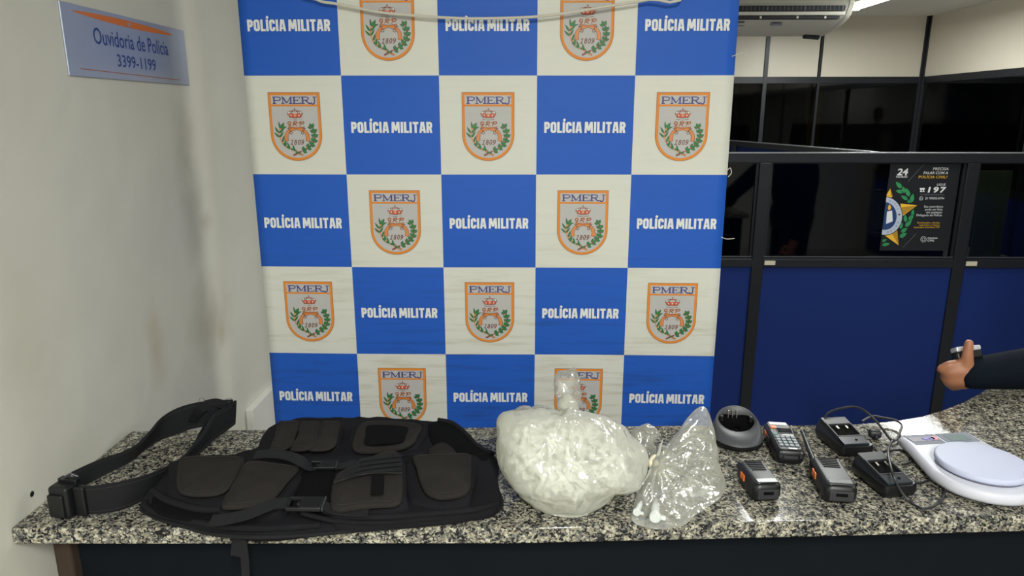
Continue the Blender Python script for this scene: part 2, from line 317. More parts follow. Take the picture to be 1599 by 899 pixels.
for i in range(len(ys)-1):
    a, b = ys[i], ys[i+1]
    bp_(MB().box2((XR-.015, a+.02, ZG+.03), (XR+.015, b-.02, CEIL)), 'panel', MT['beige'], wr)
    bp_(MB().box2((XR-.004, a+.02, .98), (XR+.004, b-.02, ZG-.03)), 'glass_pane', MT['darkfume'], wr)
    bp_(MB().box2((XR-.015, a+.02, 0), (XR+.015, b-.02, .95)), 'lower_panel', MT['bluepanel'], wr)
    bp_(MB().box2((XR-.028, b-.024, 0), (XR+.028, b+.024, CEIL)), 'post', MT['frame'], wr, bevel=.003)
for z in (ZG, .96): bp_(MB().box2((XR-.024, YF, z-.035), (XR+.024, YB, z+.035)), 'rail', MT['frame'], wr, bevel=.003)
tag(MB().box2((3.30, 8.5, 0), (3.44, 8.64, CEIL)).build('column', MT['yellow'], bevel=.006), 'yellow painted column dimly seen through the smoked glass', 'column')
tag(MB().box2((2.85, 8.9, 0), (3.25, 9.2, 1.95)).build('metal_locker', MT['desk'], bevel=.006), 'grey locker standing behind the far smoked glass', 'locker')

# low cubicle partitions
YP = 3.3; ZT = 1.478; ZM0 = .945; ZM1 = .99
pt = tag(empty('office_partition', (1.9, YP, 0)), 'low blue and smoked glass cubicle partition facing the counter, poster on its pane', 'partition')
pp = [-.05, 1.10, 2.04, 2.98, 3.9]
for i in range(len(pp)-1):
    a, b = pp[i]+.026, pp[i+1]-.026
    bp_(MB().box2((a, YP-.014, .06), (b, YP+.014, ZM0)), 'blue_panel', MT['bluepanel'], pt)
    bp_(MB().box2((a+.012, YP-.003, ZM1), (b-.012, YP+.003, ZT-.05)), 'glass_pane', MT['fume'], pt)
    g = MB()
    for q in (a, b-.012): g.box2((q, YP-.012, ZM1), (q+.012, YP+.012, ZT-.045))
    g.box2((a, YP-.014, ZM1-.006), (b, YP+.014, ZM1+.004)).box2((a, YP-.014, ZT-.05), (b, YP+.014, ZT-.04))
    bp_(g, 'pane_bead', MT['frame'], pt)
    bp_(MB().box2((a, YP-.015, ZM1+.004), (b, YP-.012, ZM1+.006)), 'bead_edge', MT['edge'], pt)
    bp_(MB().box2((a+.005, YP-.029, ZM0+.012), (a+.055, YP-.0255, ZM0+.032), 0), 'plastic_tag', MT['tagm'], pt)
for q in pp: bp_(MB().box2((q-.027, YP-.026, 0), (q+.027, YP+.026, ZT-.046)), 'post', MT['frame'], pt, bevel=.003)
bp_(MB().box2((pp[0], YP-.026, ZT-.045), (pp[-1], YP+.026, ZT)), 'top_rail', MT['frame'], pt, bevel=.002)
bp_(MB().box2((pp[0], YP-.0275, ZT-.004), (pp[-1], YP-.02, ZT+.0015)), 'rail_edge', MT['edge'], pt)
bp_(MB().box2((pp[0], YP-.024, ZM0), (pp[-1], YP+.024, ZM1-.006)), 'middle_rail', MT['frame'], pt, bevel=.002)
bp_(MB().box2((pp[0], YP-.02, 0), (pp[-1], YP+.02, .06)), 'kick_rail', MT['frame'], pt)

sA = Vector((1.61, YP+.03, 0)); sB = PZ(1138, 219, ZT); dirs = (Vector((sB.x, sB.y, 0))-sA); Ls = dirs.length+.25; dirs.normalize()
sp = tag(empty('side_partition', sA, math.atan2(dirs.y, dirs.x)), 'blue cubicle side partition running back behind the front partition', 'partition')
def spb(mb, n, m, **k): o = mb.build(n, m, sp, **k); return o
spb(MB().box2((0, -.014, .06), (Ls, .014, ZT-.03)), 'blue_panel', MT['bluepanel'])
spb(MB().box2((0, -.026, ZT-.03), (Ls, .026, ZT+.002)), 'top_rail', MT['frame'], bevel=.003)
spb(MB().box2((0, .018, ZT-.001), (Ls, .027, ZT+.005)), 'rail_edge', MT['edge'])
for q in (.03, Ls*.78, Ls): spb(MB().box2((q-.022, -.028, 0), (q+.022, .028, ZT-.03)), 'post', MT['frame'], bevel=.003)

# ------------------------------------------------------------------ counter
front = [(WX, .996), (-.02, 1.012), (.51, 1.042), (.83, 1.062), (1.5, 1.09)]
backc = [(1.5, 1.88), (1.36, 1.88), (1.28, 1.775), (1.2, 1.69), (1.094, 1.601), (1.02, 1.545), (.943, 1.496), (.88, 1.463), (.81, 1.438), (.72, 1.421), (.6, 1.413), (.4, 1.409), (-.2, 1.385), (WX, 1.358)]
TH = .03
ct = tag(MB().prism(front+backc, 1.0-TH, 1.0).build('granite_worktop', MT['granite'], bevel=.004, seg=2), 'speckled grey and cream granite counter top curving back on the right', 'counter')
cb = tag(empty('counter_cabinet', (0, 1.2, 0)), 'dark navy counter base below the granite slab', 'counter base')
fb = [(x, y+.055) for x, y in front]
bk = [(x-.02 if x > 1 else x, y-.02) for x, y in backc]
bp_(MB().prism([(-.762, fb[0][1])]+fb[1:4]+[(1.47, fb[4][1])]+[(1.47, 1.84)]+bk[1:-1]+[(-.762, 1.335)], 0, 1.0-TH), 'front_panel', MT['basepanel'], cb)
bp_(MB().box2((-.792, 1.03, 0), (-.762, 1.08, 1-TH), 0), 'wooden_post', MT['wood'], cb, bevel=.006)

# ------------------------------------------------------------------ wall sign
sg = tag(empty('wall_sign', (WX, 1.55, 1.717)), 'silver metal wall sign reading Ouvidoria de Policia 3399-1199', 'sign')
Y0, Y1, Z0, Z1 = 1.3165, 1.787, 1.717, 1.8445
bp_(MB().box2((WX, Y0, Z0), (WX+.004, Y1, Z1)), 'metal_plate', MT['plate'], sg, bevel=.0015)

def text2d(s, h=None, width=None, bold=0, shear=0, align='LEFT', space=1):
    """outline of a word as flat polygons (x right, y up), baseline 0"""
    cu = bpy.data.curves.new('t', 'FONT'); cu.body = s; cu.offset = bold; cu.shear = shear; cu.space_character = space; cu.resolution_u = 3
    ob = bpy.data.objects.new('t', cu); COL.objects.link(ob)
    dg = bpy.context.evaluated_depsgraph_get(); me = bpy.data.meshes.new_from_object(ob.evaluated_get(dg))
    vs = [v.co.copy() for v in me.vertices]; fs = [tuple(p.vertices) for p in me.polygons]
    bpy.data.objects.remove(ob); bpy.data.curves.remove(cu); bpy.data.meshes.remove(me)
    x0 = min(v.x for v in vs); x1 = max(v.x for v in vs); y1 = max(v.y for v in vs)
    sy = h/y1 if h else 1; sx = width/(x1-x0) if width else sy
    off = {'LEFT': 0, 'RIGHT': -(x1-x0)*sx, 'CENTER': -(x1-x0)*sx/2}[align]
    return [((v.x-x0)*sx+off, v.y*sy) for v in vs], fs
class Flat:
    """flat print: layers of 2D polygons placed on a surface by a mapping"""
    def __init__(s, mapf): s.mb = MB(); s.map = mapf; s.mats = []
    def mi(s, m):
        if m not in s.mats: s.mats.append(m)
        return s.mats.index(m)
    def poly(s, vs, fs, m, lay=1): s.mb.add([s.map(x, y, lay) for x, y in vs], fs, s.mi(m)); return s
    def shape(s, vs, m, lay=1): return s.poly(vs, [tuple(range(len(vs)))], m, lay)
    def fan(s, vs, m, lay=1, c=None):
        n = len(vs); c = c or (sum(v[0] for v in vs)/n, sum(v[1] for v in vs)/n)
        return s.poly(list(vs)+[c], [(i, (i+1) % n, n) for i in range(n)], m, lay)
    def stroke(s, pts, w, m, lay=1, closed=False):
        n = len(pts); L = []; R = []
        for i in range(n):
            def dr(a, b):
                d = Vector((b[0]-a[0], b[1]-a[1])); return d.normalized() if d.length else Vector((1, 0))
            if closed: d1 = dr(pts[i-1], pts[i]); d2 = dr(pts[i], pts[(i+1) % n])
            else: d1 = dr(pts[max(i-1, 0)], pts[max(i, 1)]) if i else dr(pts[0], pts[1]); d2 = dr(pts[i], pts[i+1]) if i < n-1 else d1
            nn = Vector((-(d1.y+d2.y), d1.x+d2.x)); nn = nn.normalized() if nn.length > 1e-6 else Vector((-d1.y, d1.x))
            k = 1/max(.5, nn.dot(Vector((-d1.y, d1.x)))); ww = (w[i] if isinstance(w, list) else w)/2*k
            L.append((pts[i][0]+nn.x*ww, pts[i][1]+nn.y*ww)); R.append((pts[i][0]-nn.x*ww, pts[i][1]-nn.y*ww))
        fs = [(i, (i+1) % n, n+(i+1) % n, n+i) for i in range(n if closed else n-1)]
        return s.poly(L+R, fs, m, lay)
    def text(s, t, x, y, m, lay=1, **k):
        vs, fs = text2d(t, **k); return s.poly([(a+x, b+y) for a, b in vs], fs, m, lay)
    def build(s, name, parent=None): return s.mb.build(name, [MT[m] for m in s.mats], parent)
def ell(cx, cy, rx, ry, n=24, a0=0, a1=2*math.pi, end=False):
    k = n if not end else n-1
    return [(cx+rx*math.cos(a0+(a1-a0)*i/k), cy+ry*math.sin(a0+(a1-a0)*i/k)) for i in range(n)]

def signmap(u, v, lay): return (WX+.004+.0003*lay, Y0+u, Z0+v)
f = Flat(signmap)
def su(x, y): p = PX(x, y, WX+.004); return (p.y-Y0, p.z-Z0)
# lens-shaped orange swoosh and its letters
a, b = su(110, 16), su(271, 55); n = 24; top = []; bot = []
for i in range(n+1):
    t = i/n; x = a[0]+(b[0]-a[0])*t; y = a[1]+(b[1]-a[1])*t; hgt = .0068*(math.sin(math.pi*t)**.7)
    top.append((x, y+hgt)); bot.append((x, y-hgt))
f.shape(top+bot[::-1], 'orange', 1)
f.text('DP', (a[0]+b[0])/2-.004, (a[1]+b[1])/2-.004, 'plate', 2, h=.007, bold=.02)
c1, c2 = su(147, 65), su(263, 85); f.text('Ouvidoria de Polícia', c1[0], c1[1]-.003, 'signblue', 1, h=.03, width=c2[0]-c1[0], bold=.008)
c1, c2 = su(184, 101), su(244, 109); f.text('3399-1199', c1[0], c1[1]-.003, 'signblue', 1, h=.0235, width=c2[0]-c1[0], bold=.008)
c1, c2 = su(125, 107), su(281, 125); f.stroke([c1, c2], .0016, 'rust', 1)
o = f.build('printed_lettering'); o.parent = sg; o.matrix_parent_inverse = Matrix.Translation(sg.location).inverted(); o['label'] = 'blue lettering and orange swoosh'

# ------------------------------------------------------------------ banner
YBN = 1.85; T = .2468; BX0 = -.711; ROWZ = 1.743       # ROWZ: line between the first two rows in view
def by(x, z): return YBN + .004*math.sin(x*5.1+.6)+.0035*math.sin(z*3.3+x*2)+.0015*noise.noise(Vector((x*1.5, z*3.5, 0)))
bn = tag(empty('police_banner', (BX0+2.5*T, YBN, ROWZ-5*T)), 'blue and white chequered cloth banner with shields and POLICIA MILITAR lettering', 'banner')
def bpar(o): o.parent = bn; o.matrix_parent_inverse = Matrix.Translation(bn.location).inverted(); return o
sub = 10; R0, R1 = -2, 5            # rows above / below ROWZ
mb = MB(); nx = 5*sub; nz = (R1-R0)*sub
for j in range(nz+1):
    for i in range(nx+1):
        x = BX0+i*T/sub; z = ROWZ-(R0*T)-j*T/sub
        mb.v.append(Vector((x, by(x, z), z)))
for j in range(nz):
    for i in range(nx):
        r = R0+j//sub+2; c = i//sub
        mb.f.append((j*(nx+1)+i, j*(nx+1)+i+1, (j+1)*(nx+1)+i+1, (j+1)*(nx+1)+i)); mb.m.append((r+c) % 2)
cl = bpar(mb.build('cloth', [MT['bwhite'], MT['bblue']], smooth=True, angle=180))
sm = cl.modifiers.new('thick', 'SOLIDIFY'); sm.thickness = .0008; sm.offset = 1 if cl.data.polygons[0].normal.y < 0 else -1; sm.offset = -1
ZTOP = ROWZ-R0*T; ZBOT = ROWZ-R1*T
bpar(MB().tube([(BX0-.03, YBN, ZTOP+.008), (BX0+5*T+.03, YBN, ZTOP+.008)], .012, n=12).build('top_bar', MT['steel'], smooth=True))
bpar(MB().tube([(BX0-.01, YBN, ZBOT-.006), (BX0+5*T+.01, YBN, ZBOT-.006)], .01, n=12).build('bottom_bar', MT['steel'], smooth=True))
for x in (BX0+.1, BX0+5*T-.1): bpar(MB().tube([(x, YBN, ZTOP+.015), (x, YBN, CEIL)], .0025).build('hanging_cord', MT['cord_white']))

def bmap(cx, cz):
    def m(u, v, lay): x = cx+u; z = cz+v; return (x, by(x, z)-.002-.0005*lay, z)
    return m
# heavy condensed capitals, drawn as strokes on a unit-high letter
SW = .215
GL = {
 'P': (.53, [([(.12, 0), (.12, 1)], 0), ([(.12, .885), (.34, .885), (.415, .80), (.415, .54), (.34, .455), (.12, .455)], 0)]),
 'O': (.56, [([(.118, .2), (.2, .115), (.36, .115), (.442, .2), (.442, .8), (.36, .885), (.2, .885), (.118, .8)], 1)]),
 'L': (.45, [([(.12, 0), (.12, 1)], 0), ([(.12, .1), (.45, .1)], 0)]),
 'Í': (.25, [([(.12, 0), (.12, 1)], 0), ([(.10, 1.08), (.22, 1.27)], 0)]),
 'I': (.25, [([(.12, 0), (.12, 1)], 0)]),
 'C': (.54, [([(.425, .64), (.425, .8), (.35, .885), (.2, .885), (.118, .8), (.118, .2), (.2, .115), (.35, .115), (.425, .2), (.425, .36)], 0)]),
 'A': (.60, [([(.10, 0), (.24, 1)], 0), ([(.50, 0), (.36, 1)], 0), ([(.2, .27), (.4, .27)], 0)]),
 'M': (.80, [([(.11, 0), (.15, 1)], 0), ([(.69, 0), (.65, 1)], 0), ([(.2, .98), (.40, .2)], 0), ([(.6, .98), (.40, .2)], 0)]),
 'T': (.56, [([(.28, 0), (.28, 1)], 0), ([(.02, .9), (.54, .9)], 0)]),
 'R': (.57, [([(.12, 0), (.12, 1)], 0), ([(.12, .885), (.36, .885), (.435, .80), (.435, .6), (.36, .5), (.12, .5)], 0), ([(.33, .48), (.45, 0)], 0)]),
 ' ': (.12, [])}
WORD = 'POLÍCIA MILITAR'; GAP = .045
WTOT = sum(GL[c][0]+GAP for c in WORD)-GAP
def lettering(cx, cz):
    f = Flat(bmap(cx, cz)); W = .845*T; s = W/WTOT; hgt = .112*T; x = 0
    rnd = {0: 0}
    for c in WORD:
        wd, sts = GL[c]
        for pts, closed in sts:
            wv = SW if not (c in 'AM' and len(pts) == 2 and pts[0][1] != pts[1][1]) else .2
            if c == 'L' and pts[0][1] == .1: wv = .2
            if c == 'T' and pts[0][1] == .9: wv = .2
            if c == 'A' and pts[0][1] == .27: wv = .16
            f.stroke([((x+q[0])*s-W/2, (q[1]-.5)*hgt) for q in pts], wv*s, 'btext', 1, bool(closed))
        x += wd+GAP
    o = bpar(f.build('lettering')); o['label'] = 'white POLICIA MILITAR lettering on a blue square'
def emblem(cx, cz):
    f = Flat(bmap(cx, cz)); k = T/910.0
    def q(pts): return [((x-371)*k, -(y-452)*k) for x, y in pts]
    def shield(i): 
        rx, ry = 242-i, 235-i
        return [(127+i, 150+i), (612-i, 150+i), (612-i, 540)]+[(369.5+rx*math.cos(t), 540+ry*math.sin(t)) for t in [math.pi*j/24 for j in range(1, 24)]]+[(127+i, 540)]
    f.fan(q(shield(-3)), 'brown', 0, (0, 0)); f.fan(q(shield(0)), 'border', .4, (0, 0)); f.fan(q(shield(24)), 'field', 1, (0, 0))
    f.stroke(q([(140, 266), (600, 266)]), 17*k, 'border', 2)
    # serif capitals
    def serif(x, w, sts, sw):
        for p, th in sts: f.stroke(q([(x+a*w, 250-b*62) for a, b in p]), th*k, 'purple', 2)
    V, Hh = 15, 7
    SF = {'P': (80, [([(.18, 0), (.18, 1)], V), ([(0, .03), (.42, .03)], Hh), ([(0, .97), (.7, .97), (.9, .88), (.95, .74), (.88, .56), (.7, .48), (.2, .48)], 9)]),
          'M': (104, [([(.14, 0), (.14, 1)], 8), ([(.86, 0), (.86, 1)], V), ([(0, .03), (.28, .03)], Hh), ([(.68, .03), (1, .03)], Hh), ([(0, .97), (.2, .97)], Hh), ([(.8, .97), (1, .97)], Hh), ([(.14, .97), (.5, .08)], 13), ([(.5, .08), (.86, .97)], 7)]),
          'E': (76, [([(.2, 0), (.2, 1)], V), ([(0, .03), (.95, .03), (.97, .28)], Hh), ([(0, .97), (.9, .97), (.92, .75)], Hh), ([(.2, .5), (.65, .5)], Hh), ([(.65, .36), (.65, .64)], Hh)]),
          'R': (90, [([(.18, 0), (.18, 1)], V), ([(0, .03), (.4, .03)], Hh), ([(0, .97), (.6, .97), (.78, .86), (.8, .74), (.72, .57), (.55, .5), (.2, .5)], 9), ([(.5, .48), (.8, .05), (1, .03)], 12)]),
          'J': (58, [([(.62, 1), (.62, .2), (.5, .0), (.25, -.06), (.06, .04), (.06, .2)], 11), ([(.3, .97), (.98, .97)], Hh)])}
    x = 168
    for c in 'PMERJ': w, st = SF[c]; serif(x, w, st, 1); x += w+3
    # crown
    f.fan(q([(308, 350), (330, 335), (372, 345), (415, 335), (440, 350), (428, 375), (318, 375)]), 'red', 2)
    f.stroke(q([(312, 385), (340, 392), (405, 392), (434, 385)]), 10*k, 'field', 3); f.stroke(q([(316, 372), (372, 380), (430, 372)]), 5*k, 'brown', 3)
    f.stroke(q([(316, 392), (372, 398), (430, 392)]), 4*k, 'brown', 3)
    for s in (-1, 1):
        for w in (30, 72): f.stroke(q([(372+s*w*.6, 372), (372+s*w, 345), (372+s*w*.85, 322), (372+s*8, 312)]), 5*k, 'brown', 3)
        for w in (55,): f.fan(q(ell(372+s*w, 330, 11, 11, 8)), 'bwhite', 3.5)
        f.stroke(q(ell(372+s*55, 330, 12, 12, 9)), 3*k, 'brown', 4, True)
    f.stroke(q([(372, 288), (372, 312)]), 5*k, 'brown', 3); f.stroke(q([(364, 298), (380, 298)]), 4*k, 'brown', 3); f.fan(q(ell(372, 316, 8, 8, 8)), 'red', 4)
    for xx in (335, 372, 410): f.fan(q(ell(xx, 357, 7, 7, 6)), 'bwhite', 4)
    # script letters
    for pts in ([(330, 422), (312, 414), (298, 424), (302, 440), (318, 440), (328, 426), (322, 450), (306, 456)], [(345, 454), (362, 416), (382, 414), (388, 426), (360, 436), (384, 454)], [(350, 424), (362, 414)], [(408, 454), (424, 416), (446, 414), (452, 424), (440, 436), (418, 434)], [(402, 426), (420, 414)]):
        f.stroke(q(pts), 10*k, 'tan', 2); f.stroke(q(pts), 5*k, 'brown', 3)
    # crossed pistols
    for s in (-1, 1):
        X = lambda v: 377+s*v
        body = [(X(-75), 462), (X(-72), 474), (X(0), 486), (X(50), 500), (X(80), 520), (X(88), 560), (X(84), 588), (X(112), 596), (X(120), 574), (X(112), 530), (X(92), 500), (X(60), 482), (X(10), 470)]
        f.stroke(q(body), 7*k, 'brown', 2, True)
        n = len(body); vs = q(body); f.poly(vs, [(0, 1, 2, 12), (2, 3, 11, 12), (3, 4, 10, 11), (4, 5, 9, 10), (5, 6, 7, 8), (5, 8, 9)], 'tan', 2.5)
        f.stroke(q([(X(-72), 468), (X(5), 478)]), 3*k, 'brown', 3.2); f.stroke(q(ell(X(55), 516, 14, 12, 10)), 5*k, 'brown', 3, True); f.stroke(q([(X(70), 484), (X(86), 476)]), 8*k, 'brown', 3)
        f.fan(q(ell(X(60), 495, 6, 6, 6)), 'brown', 3.3)
    # date in italics
    def it(x, pts, closed=False): f.stroke(q([(x+a*30+b*9, 624-b*42) for a, b in pts]), 7*k, 'brown', 2, closed)
    it(308, [(.1, .75), (.6, 1), (.35, 0)]); it(308, [(.0, .02), (.7, .02)])
    e8 = lambda cy, ry, rx=.33: [(.45+rx*math.cos(t), cy+ry*math.sin(t)) for t in [2*math.pi*i/10 for i in range(10)]]
    it(342, e8(.74, .24, .26), True); it(342, e8(.25, .26), True); it(376, e8(.5, .5), True); it(408, e8(.7, .28), True); it(408, [(.78, .7), (.7, .3), (.3, 0), (.1, .06)])
    # laurel and coffee branches
    def leaf(x, y, a, L, W, m='green'):
        ca, sa = math.cos(a), math.sin(a); P = [(0, 0), (.3, .5), (.6, .42), (1, 0), (.6, -.42), (.3, -.5)]
        f.fan(q([(x+(u-.06)*1.16*L*ca-v*1.3*W*sa, y+(u-.06)*1.16*L*sa+v*1.3*W*ca) for u, v in P]), 'dgreen', 2)
        f.fan(q([(x+u*L*ca-v*W*sa, y+u*L*sa+v*W*ca) for u, v in P]), m, 2.6)
        f.stroke(q([(x+.1*L*ca, y+.1*L*sa), (x+.85*L*ca, y+.85*L*sa)]), 2.5*k, 'dgreen', 3)
    lb = [(422, 728), (350, 690), (275, 650), (225, 600), (205, 540), (215, 485), (255, 432)]
    f.stroke(q(lb[:2]), 17*k, 'brown', 2); f.stroke(q(lb[:2]), 11*k, 'tan', 2.4); f.stroke(q(lb[1:]), 8*k, 'tan', 2)
    for i, (x, y) in enumerate([(345, 690), (300, 665), (262, 640), (232, 605), (210, 560), (206, 520), (222, 480)]):
        d = math.atan2([-40, -30, -45, -55, -65, -70, -55][i], [-60, -60, -45, -25, -8, 10, 32][i])
        leaf(x, y, d+.75, 66, 16); leaf(x, y, d-.7+(3.6 if i < 4 else 0), 66, 16)
        f.fan(q(ell(x+5, y+2, 8, 8, 7)), 'tan', 3.3)
    leaf(228, 478, math.atan2(-48, 30), 62, 26)
    rb = [(328, 728), (405, 690), (470, 655), (525, 610), (548, 550), (540, 490), (515, 445)]
    f.stroke(q(rb[:2]), 17*k, 'brown', 2); f.stroke(q(rb[:2]), 11*k, 'maroon', 2.4); f.stroke(q(rb[1:]), 7*k, 'maroon', 2)
    for i, (x, y) in enumerate([(425, 682), (470, 655), (505, 630), (533, 597), (546, 555), (541, 512), (525, 468)]):
        d = math.atan2([-30, -30, -40, -60, -60, -60, -50][i], [65, 60, 45, 25, 0, -10, -30][i])
        leaf(x, y, d+.95, 40, 26); leaf(x, y, d-.95, 40, 26); leaf(x, y, d, 42, 24)
        f.fan(q(ell(x, y, 8, 8, 7)), 'maroon', 3.3)
    o = bpar(f.build('shield_emblem')); o['label'] = 'printed PMERJ shield emblem on a white square'
for r in range(R0, 5-0):
    for c in range(5):
        cx = BX0+(c+.5)*T; cz = ROWZ-(r+.5)*T
        if (r+c) % 2 == 1: lettering(cx, cz-.004+ (.0 if r else .0))
        elif r >= -1 and r < 4: emblem(cx, cz)
# frayed threads on the right edge
for th_ in ([(1143, 88), (1152, 85), (1160, 83), (1168, 87)], [(1134, 268), (1140, 262), (1142, 270), (1137, 276)], [(1126, 370), (1135, 373), (1147, 372)]):
    bpar(MB().tube(catmull([PY(x, y, YBN-.003) for x, y in th_], 4, False), .0011, n=5).build('loose_thread', MT['cord_white'], smooth=True))
# sagging pale cable in front of the banner
cp = [(455, -34), (494, -1), (523, 5.6), (560, 13), (598, 20), (648, 24.5), (685, 27), (735, 29), (798, 28), (838, 26), (874, 22), (920, 14.6), (965, 7), (1014, -1), (1075, -18)]
cpts = [PY(x, y, 1.822) for x, y in cp]; cpts = [Vector((cpts[0].x-.03, YBN-.012, ZTOP+.02))]+cpts+[Vector((cpts[-1].x+.03, YBN-.012, ZTOP+.02))]
tag(MB().tube(catmull(cpts, 4, False), .0035, n=8).build('cable', MT['cord_white'], smooth=True), 'pale cable sagging across the top of the chequered banner', 'cable')

# ------------------------------------------------------------------ ceiling fittings and air conditioner
for i, (fx, fy, fl, pw) in enumerate(FIX):
    lab = ['fluorescent ceiling light beside the air conditioner', 'fluorescent ceiling light over the cubicles', 'fluorescent ceiling light above the low partition', 'fluorescent ceiling light in front of the counter', 'fluorescent ceiling light over the right end of the counter'][i]
    e = tag(empty('ceiling_light', (fx, fy, CEIL)), lab, 'ceiling light', 'fluorescent ceiling lights')
    MB().prism([(-.11, 0), (.11, 0), (.07, -.05), (-.07, -.05)], -fl/2-.03, fl/2+.03, 0, Matrix.Rotation(math.pi/2, 4, 'X')).build('housing', MT['acw'], e)
    for s in (-1, 1): MB().tube([(s*.035, -fl/2, -.075), (s*.035, fl/2, -.075)], .013, n=12).build('tube', MT['tube'], e, smooth=True)
    for s in (-1, 1): MB().box((0, s*(fl/2+.012), -.07), (.12, .025, .05)).build('end_socket', MT['acw'], e)

ac = tag(empty('air_conditioner', (1.75, 6.3, CEIL)), 'beige ceiling air conditioner with dark outlet slots behind the banner', 'air conditioner')
AX0, AX1, AY = .95, 2.585, 6.0
prof = [(6.0, 2.552), (5.985, 2.50), (6.005, 2.46), (6.03, 2.42), (6.07, 2.392), (6.22, 2.352), (6.40, 2.322), (6.56, 2.306), (6.62, 2.33), (6.62, 2.57), (6.03, 2.57)]
mb = MB(); mb.rings([[(x, y, z) for y, z in prof] for x in (AX0, AX1-.03)]); bp_(mb, 'casing', MT['acw'], ac, smooth=True, angle=35)
cx_, cz_ = 6.3, 2.44
for xa, xb in ((AX1-.03, AX1+.015), (AX0-.045, AX0)):
    mb = MB(); mb.rings([[(xa, cx_+(y-cx_)*1.02, cz_+(z-cz_)*1.05) for y, z in prof], [(xb, cx_+(y-cx_)*1.0, cz_+(z-cz_)*1.0) for y, z in prof]]); bp_(mb, 'end_cap', MT['acw'], ac, bevel=.006)
def acz(y): return PY(1200, y, 5.99).z
za, zb_ = acz(17), acz(9)
bp_(MB().box2((AX0+.06, 5.978, za), (AX1-.06, 6.03, zb_)), 'outlet_slot', MT['acd'], ac)
for i in range(46):
    x = AX0+.08+i*(AX1-AX0-.16)/45
    bp_(MB().box2((x-.002-(.003 if i % 9 == 0 else 0), 5.975, za), (x+.002+(.003 if i % 9 == 0 else 0), 5.99, zb_)), 'vane', MT['sgrey'], ac)
bp_(MB().box2((AX0+.06, 5.972, acz(24)), (AX1-.06, 5.995, acz(18.5))), 'louver', MT['acw'], ac, bevel=.003)
bp_(MB().box2((AX0+.06, 5.995, acz(29)), (AX1-.09, 6.06, acz(25))), 'lower_slot', MT['acd'], ac)
for x in (1.15, 1.6, 1.87, 2.16, 2.38): bp_(MB().box2((x-.008, 5.99, acz(29)), (x+.008, 6.05, acz(25))), 'divider', MT['acw'], ac)
for px_, py_ in ((1212, 38),): p = PY(px_, py_, 6.15); bp_(MB().box((p.x, p.y, p.z), (.085, .03, .014)), 'badge', MT['sgrey'], ac)
for py_ in (34.5, 40): p = PY(1156, py_, 6.13); bp_(MB().box((p.x, p.y, p.z), (.06, .03, .008)), 'indicator', MT['sgrey'], ac)
bp_(MB().tube([(AX1-.16, 6.5, 2.325), (AX1-.16, 6.5, 2.285), (AX1-.03, 6.55, 2.285), (AX1-.02, 6.6, 2.30)], .014).build if False else MB().tube([(AX1-.17, 6.5, 2.30), (AX1-.03, 6.54, 2.295)], .02), 'drain_elbow', MT['acd'], ac)
for x in (AX0+.2, AX1-.2): bp_(MB().box2((x-.02, 6.2, 2.56), (x+.02, 6.5, CEIL)), 'hanger', MT['frame'], ac)

# ------------------------------------------------------------------ poster on the partition glass
ps = tag(empty('poster', (1.83, YP-.005, 1.03)), 'black police poster with half a gold star and number 197 on smoked glass', 'poster')
YQ = YP-.005
def pm(x, y): p = PY(x, y, YQ); return (p.x, p.z)
xl = 1.672; xr = pm(1487, 320)[0]+.012; zt = pm(1430, 250)[1]; zb = pm(1430, 391)[1]
o = MB().box2((xl, YQ-.0006, zb), (xr, YQ+.0006, zt)).build('sheet', MT['poster']); o.parent = ps; o.matrix_parent_inverse = Matrix.Translation(ps.location).inverted()
f = Flat(lambda u, v, lay: (u, YQ-.0006-.0003*lay, v))
# zoom frame of the photograph: 5.62 px per pixel from (1350, 240)
def z2(x, y): return pm(1350+x/5.618, 240+y/5.618)
def zs(l): return [z2(*p) for p in l]
def ctext(s, x0, x1, yb, yt, m, **k):
    a = z2(x0, yb); b = z2(x1, yb); t = z2(x0, yt); f.text(s, a[0], a[1], m, 2, h=t[1]-a[1], width=b[0]-a[0], **k)
ctext('24', 282, 378, 186, 128, 'pwhite', bold=.03, shear=.1); ctext('HORAS', 276, 374, 210, 193, 'pwhite', bold=.01, shear=.1)
ctext('PRECISA', 598, 736, 143, 120, 'pwhite', bold=.01, shear=.1); ctext('FALAR COM A', 516, 730, 178, 155, 'pwhite', bold=.01, shear=.1); ctext('POLÍCIA CIVIL?', 472, 724, 214, 186, 'pyel', bold=.005, shear=.1)
ctext('LIGUE', 632, 710, 280, 260, 'pwhite', shear=.2); ctext('197', 552, 712, 338, 290, 'pwhite', bold=.035, shear=.1, space=1.25)
f.fan(zs([(485, 300), (525, 300), (530, 312), (518, 315), (526, 334), (484, 334), (492, 315), (482, 312)]), 'pwhite', 2); f.fan(zs(ell(505, 322, 7, 7, 10)), 'poster', 3)
ctext('OU MANDE MENSAGEM PARA', 486, 700, 363, 353, 'pgrey'); ctext('21 97692-0194', 530, 696, 400, 380, 'pwhite')
f.stroke(zs(ell(496, 391, 15, 15, 14)), .0014, 'pwhite', 2, True); f.stroke(zs([(490, 384), (494, 394), (503, 398)]), .0016, 'pwhite', 2); f.fan(zs([(480, 408), (483, 398), (490, 405)]), 'pwhite', 2)
for i, (s, x0, x1) in enumerate((('Sua ocorrência', 520, 686), ('pode ser feita', 530, 682), ('em qualquer', 540, 680), ('Delegacia de Polícia', 454, 676))):
    ctext(s, x0, x1, 471+i*25, 453+i*25, 'pwhite')
for i, (s, x0, x1) in enumerate((('Reclamações, dúvidas,', 462, 660), ('sugestões e elogios', 478, 656), ('Ligue para Ouvidoria 197', 430, 656))): ctext(s, x0, x1, 610+i*20, 597+i*20, 'pyel')
